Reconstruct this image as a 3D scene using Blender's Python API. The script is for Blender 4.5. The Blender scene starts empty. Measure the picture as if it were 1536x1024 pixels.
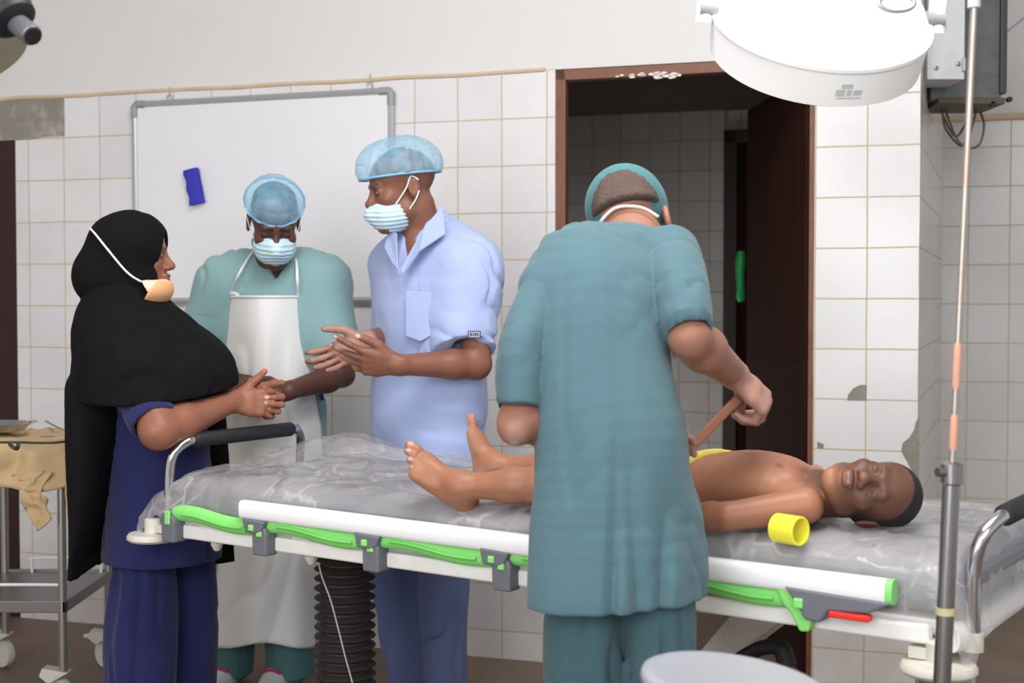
import bpy, bmesh, math, random
import numpy as np
from math import sin, cos, pi, radians, sqrt, atan
from mathutils import Vector, Matrix
random.seed(7)
SC = bpy.context.scene
COL = SC.collection
F32 = np.float32
# ---------------------------------------------------------------- camera geometry
FPX = 2048.0
PITCH = atan(64 / 2048)
CAM = np.array([0, 0, 1.27])
_fw = np.array([0, cos(PITCH), -sin(PITCH)]); _up = np.array([0, sin(PITCH), cos(PITCH)])
def ray(px, py): return _fw + np.array([(px - 768) / FPX, 0, 0]) - (py - 512) / FPX * _up
def P(px, py, Y):
    d = ray(px, py); return CAM + d * Y / d[1]
TH = radians(17.93)
WT = np.array([cos(TH), -sin(TH), 0]); WN = np.array([sin(TH), cos(TH), 0]); W0 = np.array([0, 4.776, 0])
def wall_tz(px, py, off=0.0):
    d = ray(px, py); p = CAM + d * (np.dot(W0 + WN * off - CAM, WN) / np.dot(d, WN))
    return float(np.dot(p - W0, WT)), float(p[2])
BU = np.array([.826, -.563, 0]); BU = BU / np.linalg.norm(BU); BN = np.array([-BU[1], BU[0], 0]); B0 = np.array([-.855, 3.48, 0])
UP = np.array([0, 0, 1.0])
def B(s, w, z): return B0 + BU * s + BN * w + UP * z
# ---------------------------------------------------------------- objects
def tag(o, label=None, cat=None, group=None, kind=None):
    if label: o['label'] = label
    if cat: o['category'] = cat
    if group: o['group'] = group
    if kind: o['kind'] = kind
    return o
def empty(name, loc, label=None, cat=None, group=None, rz=0.0):
    o = bpy.data.objects.new(name, None); COL.objects.link(o)
    o.location = [float(c) for c in loc]; o.rotation_euler = (0, 0, rz); o.empty_display_size = .05
    return tag(o, label, cat, group)
def parent_keep(o, p):
    o.parent = p
    o.matrix_parent_inverse = world_mat(p).inverted()
def world_mat(o):
    m = Matrix.LocRotScale(o.location, o.rotation_euler, o.scale)
    if o.parent: m = world_mat(o.parent) @ o.matrix_parent_inverse @ m
    return m
# ---------------------------------------------------------------- materials
def lin(c):
    c = c / 255.0
    return c / 12.92 if c <= .04045 else ((c + .055) / 1.055) ** 2.4
def rgb(r, g, b): return (lin(r), lin(g), lin(b), 1.0)
class NT:
    def __init__(s, name):
        s.m = bpy.data.materials.new(name); s.m.use_nodes = True; s.t = s.m.node_tree
        s.b = s.t.nodes['Principled BSDF']; s.out = s.t.nodes['Material Output']
    def n(s, typ, **kw):
        x = s.t.nodes.new(typ)
        for k, v in kw.items():
            if k.startswith('_'): setattr(x, k[1:], v)
            else: x.inputs[k.replace('__', ' ')].default_value = v
        return x
    def l(s, a, b): s.t.links.new(a, b)
    def mix(s, fac, a, b, blend='MIX'):
        x = s.t.nodes.new('ShaderNodeMix'); x.data_type = 'RGBA'; x.blend_type = blend
        for i, v in ((0, fac), (6, a), (7, b)):
            if hasattr(v, 'is_output'): s.l(v, x.inputs[i])
            else: x.inputs[i].default_value = v
        return x.outputs[2]
    def math(s, op, a, b=0.0, c=0.0):
        x = s.t.nodes.new('ShaderNodeMath'); x.operation = op
        for i, v in ((0, a), (1, b), (2, c)):
            if hasattr(v, 'is_output'): s.l(v, x.inputs[i])
            else: x.inputs[i].default_value = v
        return x.outputs[0]
def mat(name, c, rough=.5, metal=0.0, var=.06, nscale=12.0, bump=0.0, bscale=80.0, spec=.5, coat=0.0, attr=False, stretch=(1, 1, 1), sub=0.0, dirt=None, sheen=0.0):
    k = NT(name)
    tc = k.n('ShaderNodeTexCoord')
    mp = k.n('ShaderNodeMapping'); mp.inputs['Scale'].default_value = stretch
    k.l(tc.outputs['Object'], mp.inputs['Vector'])
    nz = k.n('ShaderNodeTexNoise', Scale=nscale, Detail=4.0, Roughness=.6); k.l(mp.outputs[0], nz.inputs['Vector'])
    if attr:
        at = k.n('ShaderNodeAttribute', _attribute_name='Col'); base = at.outputs['Color']
    else: base = c
    f = k.math('MULTIPLY_ADD', nz.outputs['Fac'], 2 * var, 1 - var)
    cb = k.n('ShaderNodeCombineColor')
    for i in range(3): k.l(f, cb.inputs[i])
    colr = k.mix(1.0, base, cb.outputs[0], 'MULTIPLY')
    if dirt:
        dc, amt, ds = dirt
        n2 = k.n('ShaderNodeTexNoise', Scale=ds, Detail=6.0, Roughness=.7); k.l(tc.outputs['Object'], n2.inputs['Vector'])
        rp = k.n('ShaderNodeMapRange'); rp.inputs[1].default_value = .5; rp.inputs[2].default_value = .72; rp.inputs[4].default_value = amt
        k.l(n2.outputs['Fac'], rp.inputs[0]); colr = k.mix(rp.outputs[0], colr, dc)
    k.l(colr, k.b.inputs['Base Color'])
    k.b.inputs['Roughness'].default_value = rough; k.b.inputs['Metallic'].default_value = metal
    k.b.inputs['Specular IOR Level'].default_value = spec; k.b.inputs['Coat Weight'].default_value = coat
    if sheen: k.b.inputs['Sheen Weight'].default_value = sheen
    if bump:
        nb = k.n('ShaderNodeTexNoise', Scale=bscale, Detail=3.0); k.l(mp.outputs[0], nb.inputs['Vector'])
        bp = k.n('ShaderNodeBump', Strength=bump, Distance=.004); k.l(nb.outputs['Fac'], bp.inputs['Height']); k.l(bp.outputs[0], k.b.inputs['Normal'])
    return k.m
# ---------------------------------------------------------------- mesh builder
class MB:
    def __init__(s): s.v = []; s.f = []; s.mi = []
    def add(s, vs, fs, mi=0):
        o = len(s.v); s.v += [tuple(float(c) for c in q) for q in vs]
        s.f += [tuple(o + i for i in q) for q in fs]; s.mi += [mi] * len(fs); return s
    def box(s, lo, hi, fr=None, mi=0):
        # fr: function mapping local (x,y,z) to world
        c = [(x, y, z) for x in (lo[0], hi[0]) for y in (lo[1], hi[1]) for z in (lo[2], hi[2])]
        if fr: c = [fr(*q) for q in c]
        return s.add(c, [(0, 1, 3, 2), (4, 6, 7, 5), (0, 4, 5, 1), (2, 3, 7, 6), (0, 2, 6, 4), (1, 5, 7, 3)], mi)
    def prism(s, poly, ext, mi=0):
        # poly: world points, ext: extrude vector
        n = len(poly); a = [np.array(p, float) for p in poly]; e = np.array(ext, float)
        return s.add(a + [p + e for p in a], [tuple(range(n))[::-1], tuple(range(n, 2 * n))] + [(i, (i + 1) % n, n + (i + 1) % n, n + i) for i in range(n)], mi)
    def tube(s, pts, r, n=12, cap=True, mi=0, flat=1.0, upv=None):
        pts = [np.array(p, float) for p in pts]; m = len(pts)
        rs = r if hasattr(r, '__len__') else [r] * m
        prev = None; rings = []
        for i in range(m):
            t = pts[min(i + 1, m - 1)] - pts[max(i - 1, 0)]; t = t / (np.linalg.norm(t) + 1e-9)
            if prev is None:
                a = np.array(upv, float) if upv is not None else (UP if abs(t[2]) < .9 else np.array([1., 0, 0]))
                u = np.cross(a, t)
            else: u = prev - t * np.dot(prev, t)
            u = u / np.linalg.norm(u); prev = u; w = np.cross(t, u)
            rings.append([pts[i] + rs[i] * (cos(2 * pi * j / n) * u + flat * sin(2 * pi * j / n) * w) for j in range(n)])
        vs = [p for q in rings for p in q]
        fs = [(i * n + j, i * n + (j + 1) % n, (i + 1) * n + (j + 1) % n, (i + 1) * n + j) for i in range(m - 1) for j in range(n)]
        if cap: fs += [tuple(range(n))[::-1], tuple((m - 1) * n + j for j in range(n))]
        return s.add(vs, fs, mi)
    def lathe(s, prof, c, ax=(0, 0, 1), n=32, mi=0):
        # prof: (r, h) along ax from c
        ax = np.array(ax, float); ax /= np.linalg.norm(ax)
        a = np.array([1., 0, 0]) if abs(ax[0]) < .9 else np.array([0, 1., 0])
        u = np.cross(ax, a); u /= np.linalg.norm(u); w = np.cross(ax, u); c = np.array(c, float)
        vs = []; fs = []
        for r, h in prof:
            for j in range(n): vs.append(c + ax * h + max(r, 1e-5) * (cos(2 * pi * j / n) * u + sin(2 * pi * j / n) * w))
        for i in range(len(prof) - 1):
            for j in range(n): fs.append((i * n + j, i * n + (j + 1) % n, (i + 1) * n + (j + 1) % n, (i + 1) * n + j))
        fs += [tuple(range(n))[::-1], tuple((len(prof) - 1) * n + j for j in range(n))]
        return s.add(vs, fs, mi)
    def grid(s, fn, nu, nv, mi=0):
        vs = [fn(i / nu, j / nv) for i in range(nu + 1) for j in range(nv + 1)]
        fs = [(i * (nv + 1) + j, (i + 1) * (nv + 1) + j, (i + 1) * (nv + 1) + j + 1, i * (nv + 1) + j + 1) for i in range(nu) for j in range(nv)]
        return s.add(vs, fs, mi)
    def build(s, name, mats, parent=None, smooth=False, bevel=0.0, seg=2, solid=0.0, sub=0, ang=40):
        me = bpy.data.meshes.new(name); me.from_pydata(s.v, [], s.f); me.update()
        mats = mats if isinstance(mats, (list, tuple)) else [mats]
        for m in mats: me.materials.append(m)
        me.polygons.foreach_set('material_index', s.mi)
        bm = bmesh.new(); bm.from_mesh(me); bmesh.ops.recalc_face_normals(bm, faces=bm.faces); bm.to_mesh(me); bm.free()
        o = bpy.data.objects.new(name, me); COL.objects.link(o)
        # origin to the mesh's own centre base
        co = np.array([v.co[:] for v in me.vertices]); c = (co.min(0) + co.max(0)) / 2; c[2] = co[:, 2].min()
        me.transform(Matrix.Translation(Vector(-c))); o.location = c
        if smooth:
            me.polygons.foreach_set('use_smooth', [True] * len(me.polygons))
            if ang < 180 and not sub:
                try: me.set_sharp_from_angle(angle=radians(ang))
                except Exception: pass
        if solid:
            d = o.modifiers.new('solid', 'SOLIDIFY'); d.thickness = solid; d.offset = 0
        if bevel:
            d = o.modifiers.new('bevel', 'BEVEL'); d.width = bevel; d.segments = seg; d.limit_method = 'ANGLE'; d.angle_limit = radians(35)
        if sub:
            d = o.modifiers.new('sub', 'SUBSURF'); d.levels = sub; d.render_levels = sub
        if parent is not None: parent_keep(o, parent)
        return o
def spline(pts, n=8):
    pts = [np.array(p, float) for p in pts]; out = []
    for i in range(len(pts) - 1):
        p0 = pts[max(i - 1, 0)]; p1 = pts[i]; p2 = pts[i + 1]; p3 = pts[min(i + 2, len(pts) - 1)]
        for k in range(n):
            t = k / n
            out.append(.5 * (2 * p1 + (p2 - p0) * t + (2 * p0 - 5 * p1 + 4 * p2 - p3) * t * t + (3 * p1 - p0 - 3 * p2 + p3) * t ** 3))
    return out + [pts[-1]]
# ---------------------------------------------------------------- noise
def _h(i, j, k):
    n = (i.astype(np.int64) * 374761393 + j.astype(np.int64) * 668265263 + k.astype(np.int64) * 2147483647) & 0xffffffff
    n = ((n ^ (n >> 13)) * 1274126177) & 0xffffffff
    return ((n ^ (n >> 16)) & 0xffff).astype(F32) / 32767.5 - 1
def vnoise(p):
    f = np.floor(p); t = (p - f).astype(F32); t = t * t * (3 - 2 * t); f = f.astype(np.int64)
    x, y, z = f[:, 0], f[:, 1], f[:, 2]; a, b, c = t[:, 0], t[:, 1], t[:, 2]
    def L(u, v, w): return u + (v - u) * w
    return L(L(L(_h(x, y, z), _h(x + 1, y, z), a), L(_h(x, y + 1, z), _h(x + 1, y + 1, z), a), b),
             L(L(_h(x, y, z + 1), _h(x + 1, y, z + 1), a), L(_h(x, y + 1, z + 1), _h(x + 1, y + 1, z + 1), a), b), c)
def N1(x, y, z, s=1.0): return float(vnoise(np.array([[x * s + 50, y * s + 50, z * s + 50]]))[0])
# ---------------------------------------------------------------- signed distance bodies
def nrm(v): v = np.array(v, float); return v / (np.linalg.norm(v) + 1e-12)
class Fig:
    """a smooth-blended distance body meshed into ONE continuous surface"""
    def __init__(s): s.ops = []; s.paint = []
    def _add(s, mode, f, lo, hi, k): s.ops.append((mode, f, np.array(lo, float), np.array(hi, float), k)); return s
    def seg(s, a, b, ra, rb, k=.02, mode='add'):
        a = np.array(a, float); b = np.array(b, float); r = max(ra, rb)
        return s._add(mode, f_seg(a, b, ra, rb), np.minimum(a, b) - r, np.maximum(a, b) + r, k)
    def eseg(s, a, b, ra, rb, u, k=.02, mode='add', flat=0, p=2.0):
        a = np.array(a, float); b = np.array(b, float); r = max(max(ra), max(rb)) * 1.1
        return s._add(mode, f_eseg(a, b, ra, rb, u, flat, p), np.minimum(a, b) - r, np.maximum(a, b) + r, k)
    def chain(s, rings, u, k=.03, p=2.0, flat0=False, flat1=False, n=4):
        k = .0008 if len(rings) > 2 else min(k, .007)
        if len(rings) > 2:
            pk = spline([list(c) + [r[0], r[1]] for c, r in rings], n)
            rings = [(q[:3], (max(q[3], .004), max(q[4], .004))) for q in pk]
        for i in range(len(rings) - 1):
            (a, ra), (b, rb) = rings[i], rings[i + 1]
            fl = (1 if (flat1 and i == len(rings) - 2) else 0) + (2 if (flat0 and i == 0) else 0)
            s.eseg(a, b, ra, rb, u, k, 'add', fl, p)
        return s
    def ell(s, c, r, R=None, k=.02, mode='add'):
        c = np.array(c, float); m = max(r)
        return s._add(mode, f_ell(c, np.array(r, float), R), c - m, c + m, k)
    def plane(s, p0, n, k=.004):          # keep the side n points away from
        p0 = np.array(p0, float); n = nrm(n)
        return s._add('int', lambda q: (q - p0.astype(F32)) @ n.astype(F32), [-9] * 3, [9] * 3, k)
    def disp(s, f): return s._add('disp', f, [-9] * 3, [9] * 3, 0)
    def col(s, f, c, soft=.004): s.paint.append((f, np.array(c[:3], F32), soft)); return s
    def eval(s, q, idx=None):
        d = np.full(len(q), 1.0, F32)
        for i, (mode, f, lo, hi, k) in enumerate(s.ops):
            if idx is not None and not idx[i]: continue
            if mode == 'disp': d = f(q, d).astype(F32); continue
            e = f(q).astype(F32)
            if mode == 'add':
                h = np.maximum(k - np.abs(d - e), 0) / max(k, 1e-6); d = np.minimum(d, e) - h * h * k * .25
            elif mode == 'sub':
                e = -e; h = np.maximum(k - np.abs(d - e), 0) / max(k, 1e-6); d = np.maximum(d, e) + h * h * k * .25
            else:
                h = np.maximum(k - np.abs(d - e), 0) / max(k, 1e-6); d = np.maximum(d, e) + h * h * k * .25
        return d
    def mesh(s, vox, clip=None):
        adds = [o for o in s.ops if o[0] == 'add']
        lo = np.min([o[2] for o in adds], 0) - .03; hi = np.max([o[3] for o in adds], 0) + .03
        if clip is not None: lo = np.maximum(lo, clip[0]); hi = np.minimum(hi, clip[1])
        n = np.ceil((hi - lo) / vox).astype(int) + 2
        BS = 16; nb = -(-n // BS); D = np.full(nb * BS, 1.0, F32)
        los = np.array([o[2] for o in s.ops]) - .035; his = np.array([o[3] for o in s.ops]) + .035
        isadd = np.array([o[0] == 'add' for o in s.ops]); always = np.array([o[0] in ('int', 'disp') for o in s.ops])
        ax = np.arange(BS, dtype=F32) * vox
        g = np.stack(np.meshgrid(ax, ax, ax, indexing='ij'), -1).reshape(-1, 3)
        for bi in range(nb[0]):
            for bj in range(nb[1]):
                for bk in range(nb[2]):
                    b0 = lo + np.array([bi, bj, bk]) * BS * vox; b1 = b0 + BS * vox
                    hit = np.all((los <= b1) & (his >= b0), 1)
                    if not (hit & isadd).any(): continue
                    q = g + b0.astype(F32)
                    # cheap look first: eight corners and centre
                    idx = hit | always
                    c = np.array([(b0 + b1) / 2], F32)
                    dc = min((float(s.ops[i][1](c)[0]) for i in np.nonzero(hit & isadd)[0]))
                    if dc > BS * vox * 1.0 + .05: continue
                    D[bi * BS:(bi + 1) * BS, bj * BS:(bj + 1) * BS, bk * BS:(bk + 1) * BS] = s.eval(q, idx).reshape(BS, BS, BS)
        return surface_nets(D, lo, vox)
    def build(s, name, m, vox, parent=None, base=None, clip=None, smooth=0):
        v, f = s.mesh(vox, clip)
        me = bpy.data.meshes.new(name)
        me.vertices.add(len(v)); me.loops.add(f.size); me.polygons.add(len(f))
        c = (v.min(0) + v.max(0)) / 2; c[2] = v[:, 2].min()
        me.vertices.foreach_set('co', (v - c).astype(F32).ravel())
        me.loops.foreach_set('vertex_index', f.ravel().astype(np.int32))
        me.polygons.foreach_set('loop_start', np.arange(len(f), dtype=np.int32) * 4)
        me.update(calc_edges=True); me.validate()
        me.polygons.foreach_set('use_smooth', np.ones(len(me.polygons), bool))
        if base is not None:
            cc = np.tile(np.array(list(base[:3]) + [1.0], F32), (len(v), 1)); vv = v.astype(F32)
            for pf, pc, soft in s.paint:
                w = np.clip(.5 - pf(vv) / (2 * soft), 0, 1)[:, None]; w = w * w * (3 - 2 * w)
                cc[:, :3] = cc[:, :3] * (1 - w) + pc * w
            at = me.attributes.new('Col', 'FLOAT_COLOR', 'POINT'); at.data.foreach_set('color', cc.ravel())
        me.materials.append(m)
        o = bpy.data.objects.new(name, me); COL.objects.link(o); o.location = [float(x) for x in c]
        if smooth:
            d = o.modifiers.new('smooth', 'SMOOTH'); d.factor = .5; d.iterations = smooth
        if parent is not None: parent_keep(o, parent)
        return o
def f_seg(a, b, ra, rb):
    a = np.array(a, F32); b = np.array(b, F32); ba = b - a; L2 = float(ba @ ba) + 1e-12
    def f(q):
        pa = q - a; h = np.clip(pa @ ba / L2, 0, 1)
        x = pa - h[:, None] * ba
        return np.sqrt((x * x).sum(1)) - (ra + (rb - ra) * h)
    return f
def f_eseg(a, b, ra, rb, u, flat=0, p=2.0):
    a = np.array(a, float); b = np.array(b, float); L = np.linalg.norm(b - a); w = (b - a) / L
    u = np.array(u, float); u = nrm(u - w * np.dot(u, w)); v = np.cross(w, u)
    R = np.stack([u, v, w], 1).astype(F32); a32 = a.astype(F32)
    def f(q):
        l = (q - a32) @ R; t = np.clip(l[:, 2] / L, 0, 1); o = l[:, 2] - t * L
        ru = ra[0] + (rb[0] - ra[0]) * t; rv = ra[1] + (rb[1] - ra[1]) * t; m = np.minimum(ru, rv)
        oc = o.copy()
        if flat & 1: oc = np.where(o > 0, 0, oc)
        if flat & 2: oc = np.where(o < 0, 0, oc)
        if p == 2.0: k = np.sqrt((l[:, 0] / ru) ** 2 + (l[:, 1] / rv) ** 2 + (oc / m) ** 2)
        else: k = (np.abs(l[:, 0] / ru) ** p + np.abs(l[:, 1] / rv) ** p + np.abs(oc / m) ** p) ** (1 / p)
        d = (k - 1) * m
        if flat & 1: d = np.maximum(d, l[:, 2] - L)
        if flat & 2: d = np.maximum(d, -l[:, 2])
        return d
    return f
def f_ell(c, r, R=None):
    c = np.array(c, F32); r = np.array(r, F32); R = None if R is None else np.array(R, F32)
    def f(q):
        l = q - c
        if R is not None: l = l @ R
        k0 = np.sqrt(((l / r) ** 2).sum(1)); k1 = np.sqrt(((l / (r * r)) ** 2).sum(1))
        return k0 * (k0 - 1) / (k1 + 1e-9)
    return f
def surface_nets(D, lo, vox):
    s = D < 0
    a = [s[i:s.shape[0] - 1 + i, j:s.shape[1] - 1 + j, k:s.shape[2] - 1 + k] for i in (0, 1) for j in (0, 1) for k in (0, 1)]
    anyi = a[0].copy(); alli = a[0].copy()
    for x in a[1:]: anyi |= x; alli &= x
    act = anyi & ~alli
    I, J, K = np.nonzero(act)
    idm = np.full(act.shape, -1, np.int32); idm[I, J, K] = np.arange(len(I))
    acc = np.zeros((len(I), 3), F32); cnt = np.zeros(len(I), F32)
    cor = [(i, j, k) for i in (0, 1) for j in (0, 1) for k in (0, 1)]
    val = {c: D[I + c[0], J + c[1], K + c[2]] for c in cor}
    for c in cor:
        for x in range(3):
            if c[x] == 0:
                e = list(c); e[x] = 1; e = tuple(e); d0, d1 = val[c], val[e]
                m = (d0 < 0) != (d1 < 0); t = np.where(m, d0 / np.where(m, d0 - d1, 1), 0)
                p = np.tile(np.array(c, F32), (len(I), 1)); p[:, x] = t
                acc += p * m[:, None]; cnt += m
    v = (np.stack([I, J, K], 1) + acc / cnt[:, None]) * vox + lo
    fs = []
    for x in range(3):
        y, z = (x + 1) % 3, (x + 2) % 3
        sl0 = [slice(None)] * 3; sl1 = [slice(None)] * 3; sl0[x] = slice(0, -1); sl1[x] = slice(1, None)
        ch = s[tuple(sl0)] != s[tuple(sl1)]; pos = s[tuple(sl0)]
        E = np.stack(np.nonzero(ch), 1)
        ok = (E[:, y] > 0) & (E[:, z] > 0) & (E[:, y] < D.shape[y] - 1) & (E[:, z] < D.shape[z] - 1); E = E[ok]
        if not len(E): continue
        def cid(dy, dz):
            q = E.copy(); q[:, y] -= dy; q[:, z] -= dz; return idm[q[:, 0], q[:, 1], q[:, 2]]
        quad = np.stack([cid(1, 1), cid(0, 1), cid(0, 0), cid(1, 0)], 1)
        ins = pos[E[:, 0], E[:, 1], E[:, 2]]
        quad[~ins] = quad[~ins][:, ::-1]; fs.append(quad)
    return v.astype(np.float64), np.concatenate(fs)
# ================================================================ SETTING
def Wl(t, y, z): return W0 + WT * t + WN * y + UP * z
def tiles(name, axis, org, t0, z0, c1, c2, grout, size=.1635, rough=.22, dirt=.5, mort=.0026):
    k = NT(name)
    g = k.n('ShaderNodeNewGeometry')
    sb = k.n('ShaderNodeVectorMath', _operation='SUBTRACT'); k.l(g.outputs['Position'], sb.inputs[0]); sb.inputs[1].default_value = [float(c) for c in org]
    dt = k.n('ShaderNodeVectorMath', _operation='DOT_PRODUCT'); k.l(sb.outputs[0], dt.inputs[0]); dt.inputs[1].default_value = [float(c) for c in axis]
    sx = k.n('ShaderNodeSeparateXYZ'); k.l(g.outputs['Position'], sx.inputs[0])
    wob = k.n('ShaderNodeTexNoise', Scale=5.0, Detail=2.0); k.l(g.outputs['Position'], wob.inputs['Vector'])
    w1 = k.math('MULTIPLY_ADD', wob.outputs['Fac'], .006, -.003 - t0); w2 = k.math('MULTIPLY_ADD', wob.outputs['Fac'], -.006, .003 - z0)
    x = k.math('ADD', dt.outputs['Value'], w1); z = k.math('ADD', sx.outputs[2], w2)
    cv = k.n('ShaderNodeCombineXYZ'); k.l(x, cv.inputs[0]); k.l(z, cv.inputs[1])
    b = k.n('ShaderNodeTexBrick', Scale=1.0); b.offset = 0; b.squash = 1
    b.inputs['Mortar Size'].default_value = mort; b.inputs['Mortar Smooth'].default_value = .15
    b.inputs['Brick Width'].default_value = size; b.inputs['Row Height'].default_value = size
    b.inputs['Color1'].default_value = c1; b.inputs['Color2'].default_value = c2; b.inputs['Mortar'].default_value = grout
    k.l(cv.outputs[0], b.inputs['Vector'])
    n2 = k.n('ShaderNodeTexNoise', Scale=3.0, Detail=6.0, Roughness=.7); k.l(g.outputs['Position'], n2.inputs['Vector'])
    st = k.math('MULTIPLY', k.math('SUBTRACT', n2.outputs['Fac'], .45), dirt); st = k.math('MAXIMUM', st, 0.0)
    lowg = k.n('ShaderNodeMapRange'); k.l(sx.outputs[2], lowg.inputs[0])
    lowg.inputs[1].default_value = .45; lowg.inputs[2].default_value = .12; lowg.inputs[3].default_value = 0; lowg.inputs[4].default_value = .45
    st2 = k.math('MULTIPLY', lowg.outputs[0], n2.outputs['Fac']); st = k.math('ADD', st, st2)
    col = k.mix(st, b.outputs['Color'], rgb(176, 152, 122), 'MIX')
    k.l(col, k.b.inputs['Base Color'])
    r = k.math('MULTIPLY_ADD', b.outputs['Fac'], .6, rough); k.l(r, k.b.inputs['Roughness'])
    inv = k.math('SUBTRACT', 1.0, b.outputs['Fac'])
    bp = k.n('ShaderNodeBump', Strength=.5, Distance=.002); k.l(inv, bp.inputs['Height']); k.l(bp.outputs[0], k.b.inputs['Normal'])
    return k.m
GR = rgb(196, 184, 150)
M_tileL = tiles('white_wall_tile', WT, W0, .126 - .1635 * 30, 1.2525 - .164 * 20, rgb(226, 224, 226), rgb(219, 217, 220), GR)
M_tileR = tiles('white_pillar_tile', WT, W0, 1.202 - .1635 * 30, 1.2685 - .1634 * 20, rgb(228, 226, 227), rgb(222, 221, 222), GR)
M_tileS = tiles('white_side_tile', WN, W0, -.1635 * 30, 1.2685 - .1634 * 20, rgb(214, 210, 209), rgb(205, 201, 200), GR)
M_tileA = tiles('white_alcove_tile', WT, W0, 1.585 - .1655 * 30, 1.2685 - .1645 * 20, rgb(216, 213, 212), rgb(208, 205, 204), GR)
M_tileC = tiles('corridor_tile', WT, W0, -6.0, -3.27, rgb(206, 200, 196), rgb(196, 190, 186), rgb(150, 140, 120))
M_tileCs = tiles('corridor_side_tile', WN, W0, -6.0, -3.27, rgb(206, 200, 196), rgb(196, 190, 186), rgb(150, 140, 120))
M_plaster = mat('cream_plaster', rgb(218, 216, 214), .85, var=.02, nscale=3, bump=.1, bscale=40, dirt=(rgb(206, 200, 194), .15, 2.2))
M_trim = mat('stained_plaster_edge', rgb(205, 182, 154), .8, var=.15, nscale=10)
M_cement = mat('bare_cement', rgb(140, 135, 126), .9, var=.2, nscale=18, bump=.5, bscale=60, dirt=(rgb(196, 190, 180), .6, 9))
M_doorwood = mat('dark_door_wood', rgb(52, 25, 18), .7, spec=.2, var=.3, nscale=6, stretch=(8, 8, .6))
M_frame = mat('brown_door_frame', rgb(122, 78, 56), .5, var=.2, nscale=8, stretch=(4, 4, .7), dirt=(rgb(70, 40, 30), .5, 12))
M_dark = mat('dark_frame_paint', rgb(52, 34, 32), .55, var=.2, nscale=6)
M_floor = mat('worn_floor', rgb(122, 104, 90), .6, var=.25, nscale=5, bump=.2, bscale=30, dirt=(rgb(84, 72, 64), .7, 3))
M_paint = mat('white_paint_flake', rgb(226, 220, 212), .7)

def struct(o): o['kind'] = 'structure'; return o
# floor
mb = MB(); mb.box((-4.2, -1.5, -.06), (4.2, 9.5, 0)); struct(mb.build('floor', M_floor))
mb = MB(); mb.box((-4.2, -1.5, 3.3), (4.2, 7.0, 3.38)); struct(mb.build('ceiling', M_plaster))
# main back wall: tiled lower part, plaster above, pillar at the right of the doorway
mb = MB()
mb.box((-2.06, 0, 0), (.156, .16, 2.06), Wl, 0)
mb.box((1.035, 0, 0), (1.364, .16, 2.06), Wl, 1)
mb.box((-3.4, .006, 2.06), (1.364, .16, 3.3), Wl, 2)
mb.box((-3.4, 0.006, 1.9), (-2.06, .16, 2.06), Wl, 0)
mb.box((-3.4, 0.006, 0), (-2.62, .16, 1.9), Wl, 0)
wall_back = struct(mb.build('wall_back', [M_tileL, M_tileR, M_plaster]))
mb = MB(); z = 2.058
pts = [(-3.36 + i * .04, .0 + .002 * N1(i, 0, 0, .7), z + .003 * N1(i, 3, 0, .3)) for i in range(88)]
mb.tube([Wl(*p) for p in pts if p[0] < .16], .0075, 8)
struct(mb.build('trim_1', M_trim, smooth=True))
mb = MB(); mb.box((-3.36, -1.5, 0), (-3.22, 5.86, 3.3)); struct(mb.build('wall_left', M_plaster))
# bare cement where tiles have come off
def patch(name, poly, off=-.003, th=.004, parent=wall_back, frame=Wl):
    mb = MB(); pp = [frame(t, off, zz) for t, zz in poly]
    mb.prism(pp, (frame(0, off + th, 0) - frame(0, off, 0))); return mb.build(name, M_cement, parent)
def patch_px(name, px): return patch(name, [wall_tz(*q) for q in px])
patch_px('bare_cement_patch', [(-30, 151), (0, 149), (48, 147), (96, 144), (97, 172), (97, 204), (70, 205), (45, 209), (0, 211), (-30, 212)])
patch_px('bare_cement_patch', [(1300, 577), (1300, 600), (1271, 600), (1272, 592), (1280, 582), (1290, 577)])
patch_px('bare_cement_patch', [(1379, 624), (1379, 724), (1370, 712), (1362, 694), (1352, 676), (1354, 664), (1364, 656), (1371, 645), (1374, 632)])
patch_px('bare_cement_patch', [(1226, 662), (1236, 666), (1235, 672), (1226, 671)])
# pillar side running back into the alcove
mb = MB(); mb.add([Wl(1.364, 0, 0), Wl(1.42, 1.5, 0), Wl(1.42, 1.5, 2.02), Wl(1.364, 0, 2.02)], [(0, 1, 2, 3)], 0)
mb.add([Wl(1.364, 0, 2.02), Wl(1.42, 1.5, 2.02), Wl(1.42, 1.5, 3.3), Wl(1.364, 0, 3.3)], [(0, 1, 2, 3)], 1)
mb.add([Wl(1.30, .16, 0), Wl(1.36, 1.5, 0), Wl(1.36, 1.5, 3.3), Wl(1.30, .16, 3.3)], [(0, 1, 2, 3)], 1)
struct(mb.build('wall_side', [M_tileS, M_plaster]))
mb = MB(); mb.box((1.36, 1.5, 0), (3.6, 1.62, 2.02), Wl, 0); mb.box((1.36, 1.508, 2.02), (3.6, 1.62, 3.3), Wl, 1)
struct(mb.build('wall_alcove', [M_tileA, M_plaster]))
mb = MB(); mb.tube([Wl(1.425 + i * .08, 1.492, 2.02 + .006 * N1(i, 7, 0, .6)) for i in range(26)], .014, 8); struct(mb.build('trim_2', M_trim, smooth=True))
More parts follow.
